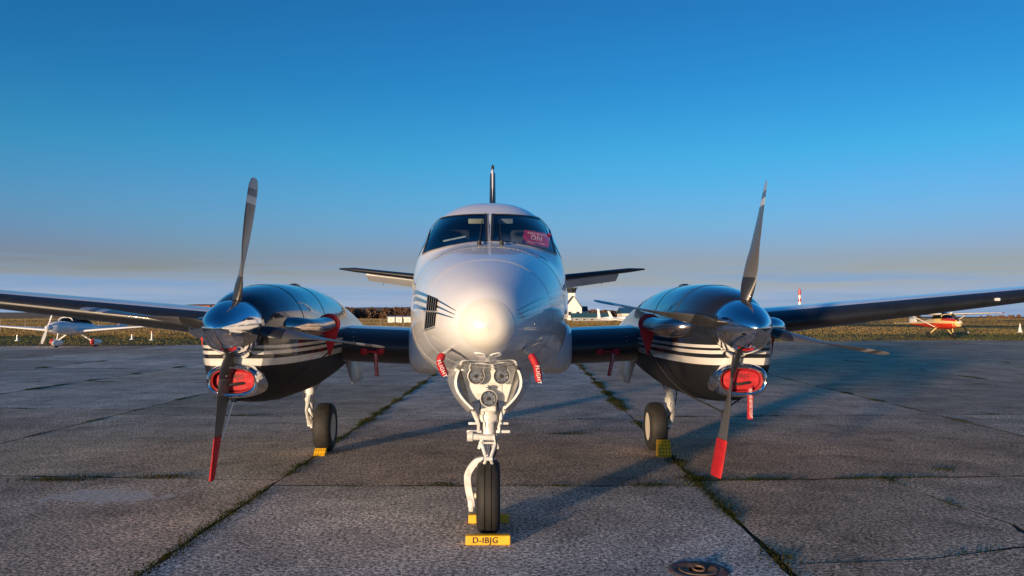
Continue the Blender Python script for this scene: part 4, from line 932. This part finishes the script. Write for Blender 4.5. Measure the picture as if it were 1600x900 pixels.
# ------------------------------------------------------------------ light aircraft in the distance
def small_plane(name, loc, rz, label, spec):
    r = empty(name, loc, rz); tag(r, label, 'airplane'); M_ = spec['mat']
    st = spec['st']; rings = []
    for y in np.linspace(st[0][0], st[-1][0], 34):
        v = [pchip([q[0] for q in st], [q[k] for q in st], float(y)) for k in (1, 2, 3)]; rings.append(sring(0, float(y), v[0], v[1], max(.01, v[2]), 2.4, N=28))
    fo = MB().loft(rings).ob('fuselage', M_['body'], r)
    if 'low' in M_:
        lo = []
        for y in np.linspace(st[0][0] + .05, st[-1][0], 30):
            v = [pchip([q[0] for q in st], [q[k] for q in st], float(y)) for k in (1, 2, 3)]; rg = sring(0, float(y), v[0] + .006, v[1] - .006, max(.01, v[2]) + .006, 2.4, N=28); lo.append(rg[14:] + rg[:1])
        MB().loft(lo, closed=False).ob('lower_panel', M_['low'], fo)
        lo = []
        for y in np.linspace(st[0][0] + .05, st[0][0] + 1.3, 10):
            v = [pchip([q[0] for q in st], [q[k] for q in st], float(y)) for k in (1, 2, 3)]; rg = sring(0, float(y), v[0] + .008, v[1], max(.01, v[2]) + .008, 2.4, N=28); lo.append(rg[2:13])
        MB().loft(lo, closed=False).ob('cowl_top', M_['top'], fo)
    cs = []
    for y, zt, zb, hw in spec['canopy']: cs.append(sring(0, y, zt, zb, hw, 2.2, N=24))
    co = MB().loft(cs).ob('canopy', M_['canopy'], r)
    for y, zt, zb, hw in spec['canopy'][1:-1:2]:
        rg = sring(0, y, zt + .01, zb, hw + .01, 2.2, N=24); MB().tube(rg[:13], .025, 6).ob('canopy_frame', M_['body'], co)
    for s in (-1, 1):
        x1, y0, z0, c0, dih = spec['wing']; wg = wing('wing', [(s * .3, y0, z0, c0, .14, R(2)), (s * x1 * .6, y0 + .05, z0 + dih * .6, c0 * .85, .13, R(2)), (s * x1 * .93, y0 + .18, z0 + dih * .93, c0 * .6, .12, R(1))], M_['wing'], r)
        wing('wing_tip', [(s * x1 * .93, y0 + .18, z0 + dih * .93, c0 * .6, .12, R(1)), (s * x1, y0 + .3, z0 + dih * 1.02, c0 * .4, .08, R(1))], M_['tip'], wg)
        xt, yt, zt, ct = spec['tail']; wing('tailplane', [(0, yt, zt, ct, .1, 0), (s * xt, yt + .12, zt, ct * .7, .08, 0)], M_['tailp'], r)
        if 'strut' in spec: MB().tube([(s * .42, .6, spec['strut'][0]), (s * x1 * .5, .9, z0 + dih * .5)], .03, 6).ob('wing_strut', M_['wing'], r)
        xw, yw, rw, zleg = spec['main']
        MB().tube([(s * .3, yw - .1, zleg), (s * xw, yw, rw)], [.045, .03], 8).ob('gear_leg', M_['body'], r)
        wh = MB().rev([(-.06, rw * .6), (-.065, rw * .85), (-.04, rw), (.04, rw), (.065, rw * .85), (.06, rw * .6)], (s * xw, yw, rw), (1, 0, 0), 20).ob('wheel', TYRE, r)
        if spec['pants']:
            MB().loft([sring(s * xw, yw + dy, rw + .17 * k + .06, rw - .13 * k, .11 * k + .005, 2.2, N=16) for dy, k in ((-.38, .05), (-.32, .55), (-.18, .9), (0, 1), (.25, .8), (.5, .35), (.62, .05))]).ob('wheel_pant', WHITE, wh)
            MB().loft([sring(s * xw, yw + dy, rw + .17 * k + .065, rw - .13 * k, .11 * k + .012, 2.2, N=16) for dy, k in ((-.385, .1), (-.32, .57), (-.22, .85))]).ob('pant_stripe', REDP, wh)
    yn, rn, zn = spec['nose']
    MB().tube([(0, yn + .15, zn), (0, yn, rn)], .035, 8).ob('nose_leg', M_['body'], r)
    wh = MB().rev([(-.05, rn * .6), (-.055, rn * .85), (-.035, rn), (.035, rn), (.055, rn * .85), (.05, rn * .6)], (0, yn, rn), (1, 0, 0), 20).ob('wheel', TYRE, r)
    if spec['pants']: MB().loft([sring(0, yn + dy, rn + .16 * k + .05, rn - .12 * k, .10 * k + .005, 2.2, N=16) for dy, k in ((-.34, .05), (-.28, .55), (-.15, .9), (0, 1), (.22, .8), (.45, .35), (.55, .05))]).ob('wheel_pant', WHITE, wh)
    yf, zf, zt, c0, c1, sw = spec['fin']; wing('fin', [(zf, yf, 0, c0, .09, 0), (zt, yf + sw, 0, c1, .08, 0)], M_['fin'], r, vertical=True)
    yp, zp, rp, ang, sr = spec['prop']
    po = MB().rev([(0, .01), (.06, sr * .55), (.16, sr * .9), (.26, sr)], (0, yp, zp), (0, 1, 0), 20).ob('spinner', M_['spin'], r)
    for k in range(2):
        a = ang + k * math.pi; d = Vector((math.cos(a), 0, math.sin(a))); pp = Vector((-d.z, .6, d.x)) * .05
        c = Vector((0, yp + .16, zp)); bb = MB().loft([[c + d * u + pp * w_ + Vector((0, q, 0)), c + d * u - pp * w_ + Vector((0, q, 0)), c + d * u - pp * w_ + Vector((0, q + .02, 0)), c + d * u + pp * w_ + Vector((0, q + .02, 0))] for u, w_, q in ((.08, .6, 0), (rp * .5, 1.3, 0), (rp * .86, 1.1, 0))]); bb.ob('blade', M_['blade'], po)
        MB().loft([[c + d * u + pp * w_ + Vector((0, q, 0)), c + d * u - pp * w_ + Vector((0, q, 0)), c + d * u - pp * w_ + Vector((0, q + .02, 0)), c + d * u + pp * w_ + Vector((0, q + .02, 0))] for u, w_, q in ((rp * .862, 1.12, -.002), (rp, .7, -.002))]).ob('blade_tip', M_['btip'], po)
    return r
CANG = glass_mat('canopy_glass', (.10, .11, .13))
OFFW = pm('cream_white_paint', (.72, .70, .66), .35, 0, .4)
YELW = pm('pale_yellow_paint', (.75, .55, .22), .4, 0, .3)
ORED = pm('orange_red_paint', (.62, .035, .015), .35, 0, .4)
small_plane('light_airplane', G(-23.3, 44.0), R(-8), 'white low-wing light airplane parked on the grass edge under the left wing', dict(
    mat=dict(body=WHITE, canopy=CANG, wing=WHITE, tip=WHITE, tailp=WHITE, fin=WHITE, spin=WHITE, blade=GEARW, btip=GEARW),
    st=[(-1.75, 1.15, .85, .16), (-1.5, 1.27, .76, .33), (-.9, 1.36, .68, .47), (0, 1.36, .62, .55), (1.0, 1.28, .66, .48), (2.4, 1.10, .86, .22), (5.0, 1.10, .98, .09)],
    canopy=[(-.75, 1.34, 1.25, .10), (-.45, 1.55, 1.2, .38), (0, 1.72, 1.15, .47), (.6, 1.72, 1.15, .45), (1.1, 1.55, 1.15, .36), (1.7, 1.26, 1.15, .10)],
    wing=(4.6, -.25, .80, 1.35, .30), tail=(1.35, 4.25, 1.92, .70), main=(1.15, .35, .20, .72), nose=(-1.15, .19, .75), pants=True,
    fin=(4.25, 1.05, 1.95, .95, .60, .30), prop=(-2.02, 1.02, .86, R(70), .15)))
red_plane = small_plane('light_airplane', G(32.3, 62.0), R(3), 'red and cream high-wing light airplane parked on the grass at right', dict(
    mat=dict(body=YELW, canopy=CANG, wing=OFFW, tip=REDP, tailp=YELW, fin=OFFW, spin=OFFW, blade=INK, btip=OFFW, low=ORED, top=ORED),
    st=[(-1.45, 1.20, .80, .25), (-1.2, 1.30, .70, .38), (-.5, 1.36, .62, .48), (.4, 1.42, .60, .50), (1.2, 1.36, .64, .40), (3.0, 1.12, .80, .18), (4.3, 1.02, .88, .06)],
    canopy=[(-.5, 1.36, 1.28, .2), (-.2, 1.60, 1.25, .42), (.2, 1.76, 1.2, .46), (.8, 1.74, 1.2, .42), (1.5, 1.40, 1.2, .20)],
    wing=(4.4, -.05, 1.62, 1.35, .10), tail=(1.3, 3.75, .98, .75), main=(.85, .65, .22, .72), nose=(-.85, .20, .75), pants=False, strut=(.75,),
    fin=(3.45, .95, 2.05, 1.05, .60, .45), prop=(-1.72, 1.05, .92, R(-48), .13))); red_plane.scale = (1.1, 1.1, 1.1)

# ------------------------------------------------------------------ far buildings and markers
CREAM = pm('cream_wall', (.72, .66, .55), .8, 0, 0, .08, .3)
WWALL = pm('white_wall', (.78, .77, .75), .8, 0, 0, .06, .3)
BLUER = pm('blue_metal_roof', (.03, .13, .22), .5, 0, 0, .15, .2)
GREENR = pm('green_metal_roof', (.05, .14, .14), .5, 0, 0, .15, .2)
SLATE = pm('slate_roof', (.05, .055, .07), .6, 0, 0, .2, .5)
TILE = pm('orange_tile_roof', (.42, .13, .05), .7, 0, 0, .2, .5)
WINM = pm('dark_window', (.03, .04, .05), .15)
def house(name, px0, px1, pyb, pyw, pyr, d, wall, roof, label, cat='building', windows=0, gable=False, dep=10, door=False, group=None):
    sc = d / FPX; x0, x1 = (px0 - 800) * sc, (px1 - 800) * sc; W = x1 - x0; zb = -.1; zw = CAM.z + (YH - pyw) * sc; zr = CAM.z + (YH - pyr) * sc
    r = empty(name, G((x0 + x1) / 2, d), -YAW); tag(r, label, cat, group); r.location.z = zb; H = zw - zb; HR = zr - zb
    MB().box((0, dep / 2, H / 2), (W, dep, H)).ob('wall', wall, r, False)
    b = MB(); e = .3
    if gable: b.loft([[Vector((-W / 2 - e, y, H)), Vector((0, y, HR)), Vector((W / 2 + e, y, H)), Vector((W / 2 + e, y, H + .25)), Vector((0, y, HR + .3)), Vector((-W / 2 - e, y, H + .25))] for y in (-e, dep + e)]); 
    else: b.loft([[Vector((x, -e, H)), Vector((x, dep / 2, HR)), Vector((x, dep + e, H)), Vector((x, dep + e, H + .15)), Vector((x, dep / 2, HR + .2)), Vector((x, -e, H + .15))] for x in (-W / 2 - e, W / 2 + e)])
    b.ob('roof', roof, r, False)
    if gable: MB().loft([[Vector((-W / 2, y, H)), Vector((0, y, HR)), Vector((W / 2, y, H))] for y in (0.02, dep - .02)]).ob('gable', wall, r, False)
    for i in range(windows):
        x = -W / 2 + W * (i + .5) / windows; wd = W / windows * .45; wf = MB().box((x, -.05, H * .55), (wd, .12, H * .35)).ob('window', WWALL, r, False)
        MB().box((x, -.12, H * .55), (wd * .85, .04, H * .30)).ob('pane', WINM, wf, False)
    if door: MB().box((W * .1, -.06, H * .42), (W * .4, .12, H * .84)).ob('door', GREYP, r, False)
    return r
house('hangar', 972, 1085, 503, 490, 481, 330, CREAM, BLUER, 'long cream hangar with blue roof behind the right engine', 'hangar', 6, dep=16)
house('low_shed', 895, 955, 503, 496.5, 490, 300, GREYP, GREENR, 'low grey shed with green roof beside the gabled building', 'shed', 5, dep=8)
house('gabled_building', 884, 909, 502, 481, 463, 380, WWALL, SLATE, 'white building with steep dark gable roof next to the nose', 'building', 2, gable=True, dep=14)
house('annex', 905, 918, 502, 486, 479, 390, WWALL, SLATE, 'small white annex with dark roof right of the gabled building', 'building', 1, dep=8)
tw = empty('control_tower', G((893 - 800) / FPX * 400, 400)); tag(tw, 'dark control tower cab rising behind the gabled building', 'tower')
MB().box((0, 0, 6.5), (3.2, 3.2, 13)).ob('shaft', WWALL, tw, False); MB().loft([sring(0, 0, 1.6, -1.6, 1.6, 8, N=16)] and [[Vector((math.cos(a) * r_, math.sin(a) * r_, z)) for a in np.linspace(0, 2 * math.pi, 9)[:-1]] for r_, z in ((1.9, 13), (2.5, 15.2))]).ob('cab_window', WINM, tw, False)
MB().box((0, 0, 15.4), (5.4, 5.4, .5)).ob('cab_roof', SLATE, tw, False); MB().tube([(0, 0, 15.6), (0, 0, 18)], .1, 6).ob('antenna', GREYP, tw)
for i, (a, b) in enumerate(((606, 616.5), (618.5, 628), (630, 643))):
    sc = 225 / FPX; ct = house('cabin', a, b, 504, 495.8, 494.6, 225, WWALL, GREYP, ('leftmost', 'middle', 'rightmost')[i] + ' of three small sunlit white cabins left of the nose', 'cabin', 0, dep=2.5, group='white cabins in the field')
    MB().box((.0, -.03, .75), (.5, .08, .9)).ob('door', CREAM, ct, False)
for i, (a, b, yb) in enumerate(((296, 326, 487), (330, 352, 486))):
    house('farmhouse', a, b, yb, 484, 477.5, 1050, CREAM, TILE, ('orange tiled house on the hill at the left of the left engine', 'orange tiled house on the hill behind the left spinner')[i], 'house', 3, dep=10, group='houses on the hill')
# red and white banded beacon
bc = empty('beacon_tower', G((1249.5 - 800) / FPX * 800, 800)); tag(bc, 'red and white banded beacon tower on the right horizon', 'beacon tower')
for k in range(8):
    z0 = k * 3.2; MB().rev([(z0, 1.55 - .05 * k), (z0 + 3.2, 1.5 - .05 * k)], (0, 0, 0), (0, 0, 1), 20).ob('band', REDP if k % 2 else WWALL, bc)
MB().rev([(25.6, 1.8), (26.1, 1.8), (26.2, 1.0), (28, 1.0), (28.6, .2)], (0, 0, 0), (0, 0, 1), 20).ob('lantern', REDP, bc)
# parked aircraft tails by the hangars
def tail_only(px, d, h, label, lean):
    r = empty('parked_airplane', G((px - 800) / FPX * d, d), R(40)); tag(r, label, 'airplane')
    MB().loft([sring(0, y, zt, zb, hw, 2.2, N=20) for y, zt, zb, hw in ((-3.2, 1.1, .9, .08), (-2.8, 1.35, .7, .45), (-1, 1.7, .55, .55), (.5, 1.6, .6, .5), (3.5, 1.2, .95, .12))]).ob('fuselage', WHITE, r)
    for s in (-1, 1): wing('wing', [(s * .3, -1.2, 1.0, 1.4, .13, 0), (s * 4.8, -1.0, 1.3, .9, .12, 0)], WHITE, r); MB().rev([(-.08, .1), (-.08, .24), (.08, .24), (.08, .1)], (s * .9, -.3, .24), (1, 0, 0), 14).ob('wheel', TYRE, r)
    MB().rev([(-.07, .1), (-.07, .2), (.07, .2), (.07, .1)], (0, -2.3, .2), (1, 0, 0), 14).ob('wheel', TYRE, r)
    wing('fin', [(1.1, 2.5, 0, 1.1, .1, 0), (h, 3.1 + lean, 0, .6, .08, 0)], WHITE, r, vertical=True)
tail_only(950, 210, 3.6, 'white parked airplane with upright tail fin by the sheds', .0)
tail_only(972, 190, 2.9, 'white parked airplane with raked tail fin before the hangar', .8)
# airfield fence on the left, edge markers
fn = empty('wire_fence', G(-40, 95)); tag(fn, 'thin wire fence on wooden posts across the field at left', 'fence'); base = fn.location.copy()
POST = pm('grey_wood', (.20, .16, .12), .85)
for k in range(26):
    p = G(-62 + k * 2.6, 92 + k * .25) - base; MB().box((p.x, p.y, .65), (.09, .09, 1.45)).ob('post', POST, fn, False)
for z in (.5, .9, 1.25):
    a, b = G(-62, 92) - base, G(-62 + 25 * 2.6, 98.25) - base; MB().tube([(a.x, a.y, z), (b.x, b.y, z)], .012, 5).ob('wire', GREYP, fn)
for i, (px, py, lab) in enumerate(((28, 532, 'white marker post on the grass at the far left'), (207, 530, 'white marker post right of the white light airplane'), (238, 531, 'taller white marker post near the left engine'), (1593, 519, 'white marker cone on the grass at the right edge'))):
    p = PG(px, py); r = empty('marker_post' if i < 3 else 'marker_cone', p); tag(r, lab, 'marker', 'airfield markers'); h = (.28, .25, .5, .8)[i]
    MB().rev([(-.07, .16 if i < 3 else .3), (.03, .14 if i < 3 else .28), (.05, .06 if i < 3 else .2), (h, .05)], (0, 0, 0), (0, 0, 1), 16).ob('body', OFFW, r); MB().rev([(h, .055), (h + .1, .05)], (0, 0, 0), (0, 0, 1), 16).ob('cap', REDP if i == 2 else OFFW, r)
